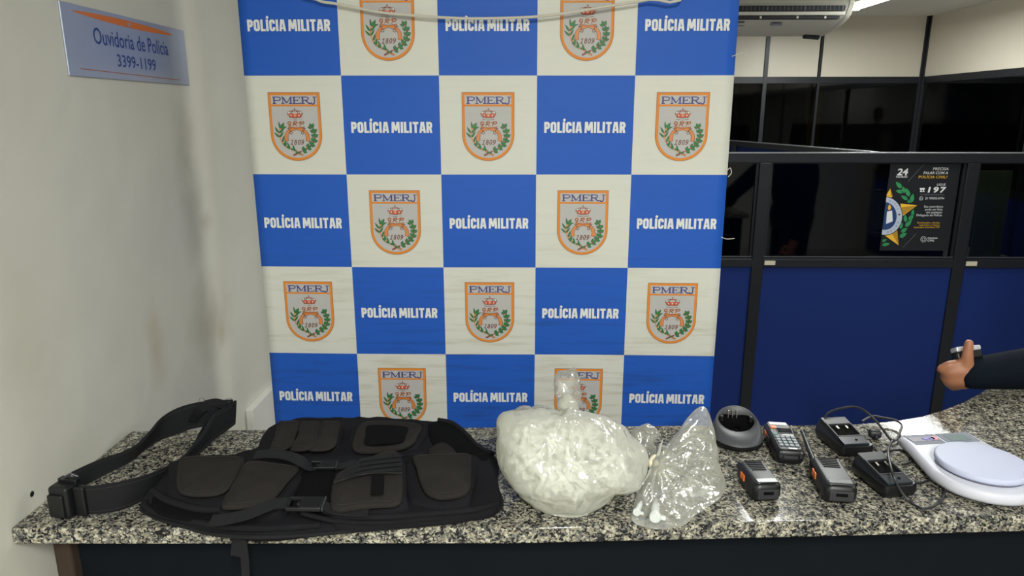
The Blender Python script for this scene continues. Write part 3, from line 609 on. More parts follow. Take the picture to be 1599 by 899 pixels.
ctext('POLÍCIA', 552, 640, 746, 729, 'pwhite', bold=.01); ctext('CIVIL', 550, 610, 768, 751, 'pwhite', bold=.01)
f.stroke(zs(ell(516, 750, 24, 24, 16)), .0016, 'pwhite', 2, True); f.stroke(zs(ell(516, 750, 12, 13, 10)), .0012, 'pwhite', 2, True)
f.stroke(zs([(380, 242), (545, 66)]), .0012, 'pgrey', 2); f.stroke(zs([(338, 818), (452, 700)]), .0012, 'pgrey', 2)
# half star, ring and flame emblem cut by the sheet's left edge
def clipx(pts):
    out = []; 
    for i in range(len(pts)):
        a, b = pts[i-1], pts[i]
        if (a[0] >= xl) != (b[0] >= xl): t = (xl-a[0])/(b[0]-a[0]); out.append((xl, a[1]+(b[1]-a[1])*t))
        if b[0] >= xl: out.append(b)
    return out
def cpoly(pts, m, lay):
    c = clipx(zs(pts))
    if len(c) > 2: f.shape(c, m, lay)
CC = (176, 545)
cpoly([(225, 305), (245, 370), (210, 420), (160, 420), (160, 410)], 'pyel', 2.0); cpoly([(225, 305), (245, 370), (228, 372)], 'pyel2', 2.3)
cpoly([(462, 452), (315, 436), (320, 555)], 'pyel', 2.0); cpoly([(462, 452), (315, 470), (325, 545)], 'pyel2', 2.3)
cpoly([(298, 802), (170, 712), (285, 655)], 'pyel', 2.0); cpoly([(298, 802), (235, 690), (285, 655)], 'pyel2', 2.3)
def seg(rx, ry, n=30): return [(CC[0]+rx*math.cos(t), CC[1]+ry*math.sin(t)) for t in [2*math.pi*i/n for i in range(n)]]
cpoly(seg(158, 172), 'poster', 3); cpoly(seg(152, 166), 'pring', 3.5); cpoly(seg(104, 122), 'pblue', 4)
cpoly([(196, 505), (240, 498), (245, 592), (186, 615)], 'pwhite', 4.5); cpoly([(218, 440), (232, 468), (222, 496), (204, 488), (205, 462)], 'pyel', 4.6)
def ringtext(s, a0, a1, flip=False):
    for i, ch in enumerate(s):
        if ch == ' ': continue
        t = math.radians(a0+(a1-a0)*i/max(1, len(s)-1)); p = z2(CC[0]+128*math.cos(t), CC[1]-144*math.sin(t))
        vs, fs = text2d(ch, h=.0068, bold=.02); w = max(v[0] for v in vs)/2; r = t-math.pi/2 + (math.pi if flip else 0)
        f.poly([(p[0]+(a-w)*math.cos(r)-(b-.0034)*math.sin(r), p[1]+(a-w)*math.sin(r)+(b-.0034)*math.cos(r)) for a, b in vs], fs, 'pblue', 4.4)
ringtext('CIVIL', 68, 26); ringtext('NEIRO', -78, -24, True); cpoly(ell(302, 532, 8, 8, 8), 'poster', 4.4)
def pleaf(x, y, ang, L, W):
    a = math.radians(ang); ca, sa = math.cos(a), math.sin(a)
    P = [(0, 0), (.25, .45), (.6, .42), (1, 0), (.6, -.42), (.25, -.45)]
    cpoly([(x+u*L*ca-v*W*sa, y-(u*L*sa+v*W*ca)) for u, v in P], 'pgreen', 2.5); cpoly([(x+.05*L*ca, y-.05*L*sa-2), (x+.9*L*ca, y-.9*L*sa), (x+.05*L*ca, y-.05*L*sa+2)], 'poster', 2.8)
for x, y, a, L, W in ((325, 302, 132, 78, 40), (340, 335, 172, 70, 36), (348, 345, 100, 60, 34), (390, 375, 110, 82, 40), (378, 402, 150, 70, 34), (405, 430, 75, 84, 40), (380, 432, 60, 40, 30),
                     (418, 545, 82, 60, 30), (385, 585, 50, 75, 36), (360, 600, 95, 70, 34), (355, 640, 45, 85, 38), (315, 660, 85, 75, 36), (318, 690, 35, 70, 34), (305, 732, 30, 75, 38), (150, 802, 12, 75, 30), (150, 770, 25, 50, 24)): pleaf(x, y, a, L, W)
o = f.build('print'); o.parent = ps; o.matrix_parent_inverse = Matrix.Translation(ps.location).inverted(); o['label'] = 'white, yellow and green print'

# things dimly seen behind the partition glass
dk = tag(empty('office_desk', (2.5, 4.55, 0)), 'pale office desk dimly seen behind the smoked partition glass', 'desk')
MB().box((0, 0, .74), (1.25, .6, .03)).build('desk_top', MT['desk'], dk, bevel=.003)
for s in (-1, 1): MB().box((s*.58, 0, .362), (.03, .55, .724)).build('leg_panel', MT['desk'], dk)
MB().box((0, .25, .5), (1.13, .02, .4)).build('modesty_panel', MT['desk'], dk)
mo = tag(empty('monitor', (2.3, 4.65, .755), .25), 'dark flat monitor on the desk behind the smoked glass', 'monitor')
MB().lathe([(.1, 0), (.1, .012), (.03, .02)], 20).build('base', MT['bplast'], mo, smooth=True)
MB().box((0, .02, .12), (.04, .02, .22)).build('stand', MT['bplast'], mo)
MB().box((0, 0, .27), (.48, .03, .29)).build('bezel', MT['bplast'], mo, bevel=.006); MB().box((0, -.0165, .275), (.44, .002, .25)).build('screen', MT['screen'], mo)
oc = tag(empty('office_chair', (1.98, 3.72, 0), 2.6), 'black office chair dimly seen behind the smoked glass beside the poster', 'chair')
for k_ in range(5):
    a = k_*2*math.pi/5; MB().tube([(0, 0, .1), (.28*math.cos(a), .28*math.sin(a), .06)], [.025, .016]).build('base_arm', MT['bplast'], oc)
    MB().tube([(.28*math.cos(a)-.012, .28*math.sin(a), .028), (.28*math.cos(a)+.012, .28*math.sin(a), .028)], .028, n=14).build('caster', MT['bplast'], oc)
MB().tube([(0, 0, .1), (0, 0, .44)], .025).build('gas_column', MT['bplast'], oc); MB().box((0, 0, .47), (.46, .44, .07)).build('seat', MT['dkfab'], oc, bevel=.03, seg=3)
MB().tube([(0, .2, .44), (0, .27, .5), (0, .26, .75)], .02).build('back_bar', MT['bplast'], oc); MB().box((0, .24, .86), (.42, .06, .42)).build('backrest', MT['dkfab'], oc, bevel=.028, seg=3)
p = PY(1548, 362, 4.0); bd = tag(empty('display_board', (p.x, 4.0, 0)), 'pale green board leaning behind the right smoked pane', 'board')
MB().box((0, 0, .67), (.17, .02, 1.34), 0, Matrix.Rotation(-.03, 4, 'X')).build('panel', MT['pale'], bd); MB().box((0, .05, .02), (.24, .2, .04)).build('foot', MT['bplast'], bd)
pn = tag(MB().box2((1.42, 4.2, 1.22), (1.56, 4.204, 1.34)).build('paper_notice', MT['pwhite']), 'small pale paper notice dimly seen behind the left of the glass', 'paper') if False else None

# ------------------------------------------------------------------ belt
bt = tag(empty('duty_belt', (-.7, 1.2, 1.0)), 'black webbing duty belt standing on edge in a loop at the left end', 'belt')
def cpar(o, e): o.parent = e; o.matrix_parent_inverse = Matrix.Translation(e.location).inverted(); return o
def band(pairs, th, name, m, k=4):
    bot = []; top = []
    for (bx, by_), (tx, ty), z in pairs:
        b = PZ(bx, by_, z); r = ray(tx, ty)
        t = PY(tx, ty, b.y); bot.append(b); top.append(t)
    bot = catmull(bot, k, False); top = catmull(top, k, False); rs = []
    for i in range(len(bot)):
        d = (bot[min(i+1, len(bot)-1)]-bot[max(i-1, 0)]); nn = Vector((-d.y, d.x, 0)).normalized()*th/2
        mid = (bot[i]+top[i])/2
        rs.append([bot[i]-nn, mid-nn*1.2, top[i]-nn, top[i]+nn, mid+nn*1.2, bot[i]+nn])
    mb = MB().rings(rs); o = cpar(mb.build(name, m, smooth=True, angle=50), bt)
    for f_ in (.1, .9):
        mb = MB()
        for sgn in (-1, 1):
            pts = []
            for i in range(len(bot)):
                d = (bot[min(i+1, len(bot)-1)]-bot[max(i-1, 0)]); nn = Vector((-d.y, d.x, 0)).normalized()*th/2*1.05
                pts.append(bot[i].lerp(top[i], f_)+nn*sgn)
            mb.tube(pts, .0007, n=5)
        q = mb.build('stitching', MT['stitch']); q.parent = o
        q.matrix_parent_inverse = Matrix.Translation(bt.location).inverted() if False else Matrix.Identity(4)
    return o
band([((123, 762), (113, 737), 1.003), ((160, 742), (150, 720), 1.003), ((202, 721), (206, 699), 1.004), ((222, 705), (233, 675), 1.004), ((246, 688), (253, 652), 1.006), ((276, 677), (278, 637), 1.010), ((299, 669), (311, 628), 1.016), ((330, 663), (346, 625), 1.02), ((355, 657), (364, 624), 1.022)], .005, 'back_band', MT['web'])
band([((366, 662), (368, 625), 1.014), ((350, 674), (352, 636), 1.012), ((333, 686), (334, 648), 1.010), ((316, 702), (319, 673), 1.008), ((300, 716), (304, 692), 1.006), ((275, 742), (285, 714), 1.004), ((250, 764), (262, 727), 1.003), ((219, 782), (233, 740), 1.003), ((186, 796), (193, 751), 1.003), ((150, 801), (153, 758), 1.003), ((118, 801), (118, 760), 1.003)], .005, 'front_band', MT['web'])
# twisted free end and keepers near the far bend
def spx(l, z): return [PZ(x, y, zz) for (x, y), zz in zip(l, z)]
cpar(MB().ribbon(catmull(spx([(300, 660), (312, 640), (325, 634), (333, 645), (325, 665), (312, 690)], [1.03, 1.062, 1.066, 1.055, 1.04, 1.03]), 4, False), .018, .003, (.6, -.6, .5)).build('keeper_strap', MT['cloth'], smooth=True), bt)
cpar(MB().ribbon(catmull(spx([(318, 632), (335, 629), (352, 632), (362, 628)], [1.062, 1.068, 1.064, 1.066]), 4, False), .02, .004, (0, -.5, .8)).build('folded_end', MT['cloth'], smooth=True), bt)
for a, b in (((310, 628), (312, 622)), ((348, 626), (356, 622))):
    cpar(MB().tube(catmull(spx([a, b, (b[0]+6, b[1]), (a[0]+9, a[1]+2)], [1.07]*4), 3, False), .0008, n=5).build('wire_clip', MT['steel']), bt)
c0 = PZ(103, 806, 1.0); bM = Matrix.Translation(c0) @ Matrix.Rotation(-.15, 4, 'Z')
def bkl(mb, n, m, **k): mb2 = MB(); mb2.v = [bM @ v for v in mb.v]; mb2.f = mb.f; mb2.m = mb.m; return cpar(mb2.build(n, m, **k), bt)
bkl(MB().box((0, .004, .029), (.036, .03, .058)), 'buckle_body', MT['bplast'], bevel=.006, seg=3)
bkl(MB().box((-.002, -.012, .026), (.028, .008, .04)), 'buckle_plate', MT['bplast'], bevel=.003)
bkl(MB().box((.028, .008, .028), (.02, .014, .052)), 'buckle_loop', MT['bplast'], bevel=.003)
bkl(MB().box((.004, .014, .06), (.034, .012, .008)), 'buckle_bridge', MT['bplast'], bevel=.002); bkl(MB().tube([(-.006, .01, .062), (.008, .016, .07), (.016, .02, .064)], .0025), 'prong', MT['gplast'])

# ------------------------------------------------------------------ tactical vest
vt = tag(empty('tactical_vest', (-.32, 1.14, 1.0)), 'black tactical vest with flap pouches lying flat on the counter', 'vest')
def vp(mb, n, m, par=None, **k):
    o = mb.build(n, m, **k)
    if par is None: return cpar(o, vt)
    o.parent = par; return o
def v3(l): return [PZ(x, y, z) for x, y, z in l]
under = v3([(221, 792, 1.006), (228, 770, 1.02), (255, 740, 1.03), (300, 715, 1.035), (360, 706, 1.035), (402, 694, 1.04), (414, 672, 1.045), (432, 658, 1.05), (470, 650, 1.054), (520, 648, 1.056), (590, 649, 1.056), (655, 653, 1.054), (690, 656, 1.045), (722, 670, 1.04), (742, 692, 1.035), (773, 711, 1.028), (776, 735, 1.02), (772, 748, 1.018), (782, 770, 1.012), (779, 792, 1.008), (740, 803, 1.01), (660, 812, 1.012), (560, 820, 1.014), (480, 827, 1.018), (400, 830, 1.022), (335, 826, 1.014), (285, 815, 1.01), (245, 806, 1.006)])
mb = MB(); lay = pad(mb, under, base=1.001, r=.01, bulge=.014, rings=14, amp=.006, fr=30, k=5, seed=3)
vb = vp(mb, 'body', MT['cloth'], smooth=True, angle=80)
mb = MB(); mb.tube([p+Vector((0, 0, .001)) for p in lay[1]]+[lay[1][0]], .0035, n=6); q = mb.build('edge_binding', MT['web'], smooth=True, angle=180); q.parent = vb
# second layer: front panels with the pockets
def layer(name, pts, th, m='cloth', bulge=.006, r=.005, amp=.0015, par=None, fr=40, k=4, stitch=True):
    mb = MB(); L = pad(mb, v3(pts), th=th, r=r, bulge=bulge, rings=6, amp=amp, fr=fr, k=k, seed=len(pts)+pts[0][0])
    o = vp(mb, name, MT[m], par, smooth=True, angle=70)
    if stitch:
        c = sum(L[3], Vector())/len(L[3]); ring = [p.lerp(q_, .35)+Vector((0, 0, .0006)) for p, q_ in zip(L[3], L[4])]
        mb = MB(); mb.tube(ring+[ring[0]], .0006, n=5); s = mb.build('stitching', MT['stitch']); s.parent = o
    return o
layer('front_panel', [(232, 782, 1.03), (245, 752, 1.042), (285, 715, 1.045), (380, 708, 1.05), (470, 716, 1.05), (475, 740, 1.05), (455, 780, 1.04), (440, 800, 1.035), (345, 814, 1.03), (275, 802, 1.025)], .02, stitch=False, bulge=.004)
layer('front_panel', [(520, 735, 1.045), (600, 712, 1.05), (740, 705, 1.045), (775, 712, 1.035), (776, 740, 1.03), (780, 785, 1.02), (735, 797, 1.025), (640, 806, 1.03), (540, 808, 1.03), (508, 798, 1.032)], .02, stitch=False, bulge=.004)
layer('upper_panel', [(402, 696, 1.052), (430, 660, 1.056), (520, 652, 1.058), (655, 655, 1.058), (672, 680, 1.054), (668, 705, 1.05), (560, 716, 1.05), (470, 716, 1.05), (420, 712, 1.05)], .02, stitch=False, bulge=.003)
layer('shoulder_flap', [(668, 662, 1.058), (684, 655, 1.058), (705, 660, 1.055), (728, 676, 1.05), (745, 694, 1.044), (770, 706, 1.038), (758, 716, 1.04), (735, 706, 1.048), (700, 700, 1.052), (674, 690, 1.054)], .014, 'velcro', stitch=False)
vp(MB().tube(catmull(v3([(684, 655, 1.06), (706, 660, 1.058), (728, 677, 1.053), (746, 696, 1.046), (772, 709, 1.037)]), 5, False), .0042, n=7), 'shoulder_binding', MT['cloth'], smooth=True)
layer('shoulder_strap', [(668, 700, 1.056), (690, 688, 1.06), (710, 700, 1.058), (712, 712, 1.056), (676, 712, 1.056)], .01, 'pouch', stitch=False, bulge=.004)
layer('fold_shade', [(240, 772, 1.036), (262, 787, 1.036), (300, 797, 1.037), (344, 800, 1.038), (345, 808, 1.034), (290, 809, 1.030), (248, 799, 1.028), (236, 786, 1.03)], .006, 'velcro', stitch=False, bulge=.001, amp=0)  # black sheet laid in to stand for the shade inside the curled edge
for hp, rr in (([(238, 766, 1.042), (258, 779, 1.041), (290, 790, 1.041), (320, 795, 1.041), (345, 795, 1.04)], .0055), ([(224, 784, 1.024), (236, 797, 1.02), (265, 806, 1.02), (305, 814, 1.024), (350, 822, 1.028), (420, 824, 1.03), (500, 819, 1.026)], .005),
               ([(505, 797, 1.042), (550, 806, 1.036), (610, 806, 1.034), (680, 801, 1.032), (740, 795, 1.03), (776, 786, 1.022)], .0045), ([(470, 800, 1.044), (520, 812, 1.028), (600, 815, 1.022), (690, 808, 1.02)], .004)):
    vp(MB().tube(catmull(v3(hp), 6, False), rr, n=8), 'rolled_hem', MT['cloth'], smooth=True)
# pockets: body, then flap
def pocket(fl, th, bodypts, bth, zt=0):
    e = layer('pocket', bodypts, bth, 'cloth', bulge=.003, stitch=False, amp=.002, r=.008)
    layer('pocket_flap', fl, th, 'pouch', bulge=.005, r=.004, par=None)
    return e
pocket([(284, 712, 1.07), (330, 710, 1.073), (381, 711, 1.07), (374, 732, 1.07), (362, 754, 1.066), (348, 766, 1.062), (325, 771, 1.06), (290, 769, 1.06), (277, 761, 1.06), (276, 735, 1.066)], .007,
       [(272, 716, 1.058), (378, 714, 1.062), (370, 750, 1.058), (350, 785, 1.048), (330, 794, 1.04), (280, 780, 1.042), (258, 768, 1.044), (262, 740, 1.05)], .03)
pocket([(385, 719, 1.074), (425, 720, 1.076), (467, 727, 1.072), (450, 748, 1.07), (433, 770, 1.066), (416, 784, 1.062), (390, 788, 1.06), (352, 791, 1.06), (346, 784, 1.06), (356, 765, 1.064), (370, 742, 1.07)], .007,
       [(380, 722, 1.062), (470, 732, 1.062), (448, 775, 1.055), (425, 797, 1.045), (345, 800, 1.04), (340, 786, 1.045), (360, 750, 1.055)], .03)
cp_ = pocket([(516, 787, 1.06), (517, 765, 1.066), (521, 746, 1.07), (532, 734, 1.073), (565, 717, 1.078), (598, 704, 1.08), (614, 701, 1.08), (626, 709, 1.078), (629, 745, 1.07), (628, 775, 1.06), (618, 785, 1.057), (585, 787, 1.057), (545, 792, 1.057), (525, 794, 1.057)], .008,
       [(515, 795, 1.042), (516, 760, 1.055), (530, 735, 1.064), (600, 706, 1.07), (632, 714, 1.068), (635, 770, 1.055), (633, 792, 1.042), (580, 800, 1.038), (535, 803, 1.038)], .034)
vp(MB().ribbon(catmull(v3([(521, 753, 1.0775), (550, 744, 1.083), (580, 738, 1.087), (628, 738, 1.0775)]), 4, False), .003, .0015), 'webbing_edge', MT['stitch'])
mb = MB()
for i in range(4):
    dy = 7*i; mb.ribbon(catmull(v3([(528+10*i, 748-dy*1.05, 1.080), (565, 739-dy, 1.086), (600, 734-dy, 1.087), (626, 732-dy, 1.0805)]), 4, False), .0075, .0024)
vp(mb, 'webbing_band', MT['web'])
vp(MB().ribbon(v3([(590, 742, 1.087), (590, 755, 1.0835), (589, 772, 1.074)]), .02, .002), 'velcro_strip', MT['velcro'])
pocket([(646, 709, 1.074), (690, 706, 1.076), (733, 706, 1.072), (736, 730, 1.07), (735, 754, 1.064), (728, 766, 1.058), (712, 772, 1.056), (685, 774, 1.055), (665, 766, 1.057), (655, 748, 1.062), (650, 728, 1.07)], .008,
       [(636, 714, 1.06), (738, 712, 1.06), (738, 760, 1.05), (726, 786, 1.038), (690, 792, 1.035), (645, 784, 1.038), (636, 770, 1.042)], .032)
for xs in ((434.9, 468.7, 457, 442, 421, 428), (470, 501, 493, 478, 453, 463), (502, 532, 525, 510, 482, 494)):
    pocket([(xs[0], 657, 1.078), ((xs[0]+xs[1])/2, 656, 1.079), (xs[1], 657, 1.078), ((xs[1]+xs[2])/2, 676, 1.078), (xs[2], 691, 1.076), (xs[3], 700, 1.072), (xs[4]+4, 701, 1.07), (xs[4], 697, 1.071), (xs[5], 682, 1.076)], .006,
           [(xs[0]-2, 660, 1.066), (xs[1]+3, 660, 1.066), (xs[2]+5, 694, 1.06), (xs[3]+3, 708, 1.052), (xs[4]-2, 706, 1.052), (xs[5]-4, 682, 1.062)], .022)
pocket([(566, 657, 1.08), (612, 656, 1.082), (657, 661, 1.08), (652, 678, 1.078), (645, 689, 1.074), (625, 697, 1.07), (590, 702, 1.068), (560, 702, 1.068), (550, 696, 1.07), (553, 679, 1.076)], .008,
       [(560, 662, 1.066), (662, 664, 1.068), (656, 690, 1.06), (640, 703, 1.052), (560, 711, 1.05), (538, 708, 1.05), (542, 680, 1.06)], .026)
layer('velcro_patch', [(574, 664, 1.0875), (604, 663, 1.089), (636, 666, 1.087), (634, 678, 1.086), (629, 688, 1.0835), (600, 692, 1.083), (570, 692, 1.080), (571, 678, 1.085)], .003, 'velcro', stitch=False, bulge=.002, r=.001, amp=0)
layer('dark_inset', [(474, 733, 1.058), (520, 731, 1.058), (516, 772, 1.05), (512, 790, 1.044), (462, 778, 1.048)], .006, 'velcro', stitch=False, bulge=.002, amp=0)
# webbing straps with side-release buckles
def strap(name, pts, w, th=.0022, m='web', up=(0, -.25, 1)): return vp(MB().ribbon(catmull(v3(pts), 5, False), w, th, up), name, MT[m], smooth=True, angle=40)
strap('strap', [(398, 710, 1.078), (425, 708, 1.081), (452, 712, 1.081), (470, 720, 1.078), (482, 728, 1.068), (488, 729, 1.064)], .02)
strap('strap', [(524, 727, 1.063), (536, 727, 1.062), (556, 722, 1.062)], .014)
strap('strap', [(329, 812, 1.05), (350, 811, 1.052), (385, 803, 1.06), (410, 793, 1.066), (430, 786, 1.066), (452, 785, 1.062)], .022)
strap('strap', [(500, 786, 1.06), (520, 795, 1.05), (545, 799, 1.046), (575, 799, 1.046)], .016)
def buckle(px0, px1, z, s):
    a, b = PZ(px0[0], px0[1], z), PZ(px1[0], px1[1], z); c = (a+b)/2; L = (b-a).length; ang = math.atan2(b.y-a.y, b.x-a.x)
    M = Matrix.Translation(c) @ Matrix.Rotation(ang, 4, 'Z') @ Matrix.Rotation(.25, 4, 'X')
    e = vp(MB().box((L*.16, 0, 0), (L*.62, s, .009), 0, M), 'buckle', MT['bplast'], bevel=.003, seg=3)
    mb = MB(); 
    for y in (-1, 1): mb.box((-L*.3, y*s*.42, 0), (L*.42, s*.16, .007), 0, M)
    mb.box((-L*.48, 0, 0), (L*.08, s, .006), 0, M).box((-L*.2, 0, 0), (L*.1, s*.3, .006), 0, M)
    q = mb.build('buckle_prong', MT['bplast'], bevel=.0015); q.parent = e
    mb = MB().box((L*.5, 0, .001), (L*.06, s*1.02, .008), 0, M); q = mb.build('buckle_bar', MT['gplast'], bevel=.0015); q.parent = e
buckle((484, 727), (526, 727), 1.064, .018); buckle((450, 786), (506, 787), 1.063, .026)
# hanging straps below the front edge
yf = 1.0-.012
def hang(x0, x1, y0, y1, name, dy=0):
    a, b = PY(x0, y0, yf-dy), PY(x1, y1, yf-dy); wd = .022 if name == 'hanging_strap' else .013
    vp(MB().ribbon(catmull([a+Vector((0, .02, .012)), a, a.lerp(b, .5)+Vector((.002, 0, 0)), b], 4, False), wd, .003, (0, -1, 0.05)), name, MT['web'])
hang(371, 371, 828, 868, 'hanging_strap'); hang(378, 384, 828, 925, 'hanging_tail', .006)

# ------------------------------------------------------------------ plastic bags
def bag_blob(outl, c, D, nphi=120, nth=44, crum=.006, seed=0, pleat=None, dshape=1.0, zmin=1.0025):
    """closed crumpled bag: outline radii around a centre, own depth D, resting on the counter"""
    vdir = (c-CAM).normalized(); u = RT.copy(); v = u.cross(vdir).normalized()
    if v.z < 0: v = -v
    kz = (c-CAM).dot(FW); P = []
    for x, y in outl:
        r = ray(x, y); t = (c-CAM).dot(vdir)/r.dot(vdir); q = CAM+r*t-c; P.append((q.dot(u), q.dot(v)))
    ang = sorted([(math.atan2(b, a), math.hypot(a, b)) for a, b in P])
    def R(ph):
        n = len(ang)
        for i in range(n):
            a0, r0 = ang[i]; a1, r1 = ang[(i+1) % n]
            if i == n-1: a1 += 2*math.pi
            pp_ = ph if ph >= ang[0][0] else ph+2*math.pi
            if a0 <= pp_ <= a1: t = (pp_-a0)/max(1e-6, a1-a0); return r0+(r1-r0)*t
        return ang[0][1]
    rs = []
    for i in range(nth+1):
        th = math.pi*(i+.15)/(nth+.3); ring = []
        for j in range(nphi):
            ph = -math.pi+2*math.pi*j/nphi; rr = R(ph); s = math.sin(th)**.8; w_ = math.cos(th)
            dep = D(ph, s) if callable(D) else D
            a = rr*s*math.cos(ph); b = rr*s*math.sin(ph); q = c+u*a+v*b+vdir*(w_*dep)
            nv = Vector((q.x*1, q.y, q.z))
            d1 = abs(noise.noise(nv*16+Vector((seed, 0, 0))))-.25; d2 = abs(noise.noise(nv*38+Vector((0, seed, 0))))-.25; d3 = abs(noise.noise(nv*90+Vector((0, 0, seed))))-.25
            amp = crum*(-d1*1.7-d2*.7-d3*.35)*(.25+.75*abs(w_))
            nd = (q-c).normalized(); q = q+nd*amp
            if pleat: q = q+pleat(q)
            if q.z < zmin: q = CAM+(q-CAM)*((zmin+.0015*abs(noise.noise(q*60))-CZ)/(q.z-CZ))
            ring.append(q)
        rs.append(ring)
    bag_blob.R = R
    return rs
o1 = [(776, 658), (783, 646), (800, 641), (825, 638), (850, 637), (872, 640), (890, 638), (910, 641), (935, 648), (955, 653), (975, 665), (986, 680), (999, 690), (1009, 700), (1014, 716), (1012, 738), (1002, 764), (985, 772), (962, 772), (950, 782), (925, 799), (900, 806), (870, 804), (832, 790), (803, 762), (781, 728), (775, 700), (777, 676)]
bg = tag(empty('plastic_bag', PZ(890, 760, 1.0)), 'large milky plastic bag stuffed with clear tubes and knotted on top', 'plastic bag')
cc = PZ(892, 722, 1.066)
vd = (cc-CAM).normalized(); vv = RT.cross(vd).normalized(); vv = vv if vv.z > 0 else -vv
ry = ray(887, 640); nkp = CAM+ry*((cc-CAM).dot(vd)/ry.dot(vd))
def pl1(q):
    d = q-nkp; a, b, w_ = d.dot(RT), d.dot(vv), d.dot(vd); r_ = math.hypot(a, b); t = math.atan2(a, -b)
    s = math.sin(t*13+(1.5 if w_ > 0 else 0)+3*noise.noise(Vector((t*1.7, r_*9, w_*5))))
    return vd*(s*.004*min(1, r_/.03)*max(.15, 1-r_/.13))
mb = MB().rings(bag_blob(o1, cc, .082, crum=.009, seed=4, pleat=pl1)); cpar(mb.build('bag_body', MT['bagm'], smooth=True, angle=180), bg); RBIG = bag_blob.R
# neck and flared opening above the knot
nk = [(866, 606), (866, 592), (872, 580), (886, 577), (897, 573), (903, 584), (907, 604), (908, 622), (905, 638), (897, 646), (882, 646), (874, 634), (869, 620)]
c2 = cc+ (PZ(887, 612, 1.066)-cc)*0; vd = (cc-CAM).normalized()
ry = ray(888, 612); cN = CAM+ry*((cc+Vector((0, .01, 0))-CAM).dot(vd)/ry.dot(vd))
mb = MB().rings(bag_blob(nk, cN, .022, 60, 24, .007, 11)); cpar(mb.build('bag_neck', MT['bagc'], smooth=True, angle=180), bg)
ry = ray(887, 638); cK = CAM+ry*((cc-CAM).dot(vd)/ry.dot(vd))
kn = [(872, 640), (876, 620), (885, 612), (896, 622), (904, 642), (898, 652), (880, 652)]
mb = MB().rings(bag_blob(kn, cK, .016, 40, 16, .008, 5)); cpar(mb.build('knot', MT['bagm'], smooth=True, angle=180), bg)
fl_ = [(777, 656), (784, 645), (802, 640), (830, 636), (860, 637), (872, 646), (860, 660), (830, 668), (800, 672), (784, 668)]
ry = ray(822, 654); cL = CAM+ry*((cc+Vector((0, -.01, 0))-CAM).dot(vd)/ry.dot(vd))
mb = MB().rings(bag_blob(fl_, cL, .02, 60, 24, .007, 21)); cpar(mb.build('loose_fold', MT['bagc'], smooth=True, angle=180), bg)

def tube_mesh(mb, M, s=1.0, m=0, n=8):
    prof = [(.0012, -.0185), (.0026, -.017), (.0046, -.004), (.005, .0), (.005, .016), (.0066, .0162), (.0066, .0195), (.0058, .0205), (.001, .0207)]
    mb.rings([[(r*s*math.cos(2*math.pi*k/n), r*s*math.sin(2*math.pi*k/n), z*s) for k in range(n)] for r, z in prof], m, True, M)
    mb.box((.008*s, 0, .018*s), (.005*s, .005*s, .0015*s), m, M)
from mathutils import Euler
mb = MB(); cnt = 0; random.seed(3)
uu = RT.copy(); vv = uu.cross(vd).normalized(); vv = vv if vv.z > 0 else -vv
while cnt < 520:
    a, b, w_ = random.uniform(-.125, .14), random.uniform(-.085, .075), random.uniform(-.062, .062)
    if math.hypot(a, b) > .74*RBIG(math.atan2(b, a))*math.sqrt(max(0, 1-(w_/.068)**2)): continue
    q = cc+uu*a+vv*b+vd*w_
    if q.z < 1.024 or q.z > 1.15: continue
    tube_mesh(mb, Matrix.Translation(q) @ Euler((random.uniform(0, 6.3), random.uniform(0, 6.3), 0)).to_matrix().to_4x4(), 1.0, 0, 7); cnt += 1
tag(mb.build('tube_heap', MT['tubep'], smooth=True), 'heap of small frosted capped tubes inside the large knotted bag', 'tubes', kind='stuff')

sb = tag(empty('plastic_bag', PZ(1060, 790, 1.0)), 'smaller clear crumpled plastic bag tied at its left with a flap standing up', 'plastic bag')
o2 = [(1014, 728), (1018, 716), (1030, 709), (1046, 690), (1061, 672), (1076, 650), (1088, 638), (1098, 633), (1108, 638), (1115, 655), (1122, 690), (1126, 722), (1133, 740), (1139, 756), (1127, 778), (1104, 793), (1085, 803), (1066, 820), (1040, 825), (1008, 824), (988, 819), (980, 810), (984, 792), (992, 772), (1004, 752), (1012, 740)]
c5 = PZ(1066, 742, 1.034); vd5 = (c5-CAM).normalized(); v5 = RT.cross(vd5).normalized(); v5 = v5 if v5.z > 0 else -v5
rk = ray(1024, 724); kp = CAM+rk*((c5-CAM).dot(vd5)/rk.dot(vd5))
def pl(q):
    d = q-kp; a, b = d.dot(RT), d.dot(v5); r_ = math.hypot(a, b); t = math.atan2(b, a)
    s = math.sin(t*15+2*noise.noise(Vector((t*2, r_*10, 0))))+.5*math.sin(t*31+r_*40)
    return vd5*(s*.007*min(1, r_/.04)*max(.25, 1-r_/.16))
def D5(ph, s): return .04-.02*max(0, math.sin(ph))**2
mb = MB().rings(bag_blob(o2, c5, D5, 130, 46, .0085, 8, pl)); cpar(mb.build('bag_body', MT['bagc'], smooth=True, angle=180), sb)
kk = [(1014, 716), (1022, 710), (1034, 714), (1040, 726), (1034, 738), (1022, 738), (1013, 730)]
mb = MB().rings(bag_blob(kk, kp, .012, 40, 16, .006, 2)); cpar(mb.build('knot', MT['knot'], smooth=True, angle=180), sb)
mb = MB()
for i in range(9):
    t = -2.2+i*.43; L_ = random.uniform(.03, .06); pts = []
    for j in range(6): pts.append(kp-vd5*(.012-.002*j)+(RT*math.cos(t)+v5*math.sin(t))*(.006+L_*j/5)+Vector((0, 0, .002*math.sin(j*2+i))))
    mb.tube([Vector((p.x, p.y, max(p.z, 1.004))) for p in pts], [.004, .0035, .003, .0024, .0016, .0006], n=6)
cpar(mb.build('gathered_pleats', MT['bagm'], smooth=True), sb)
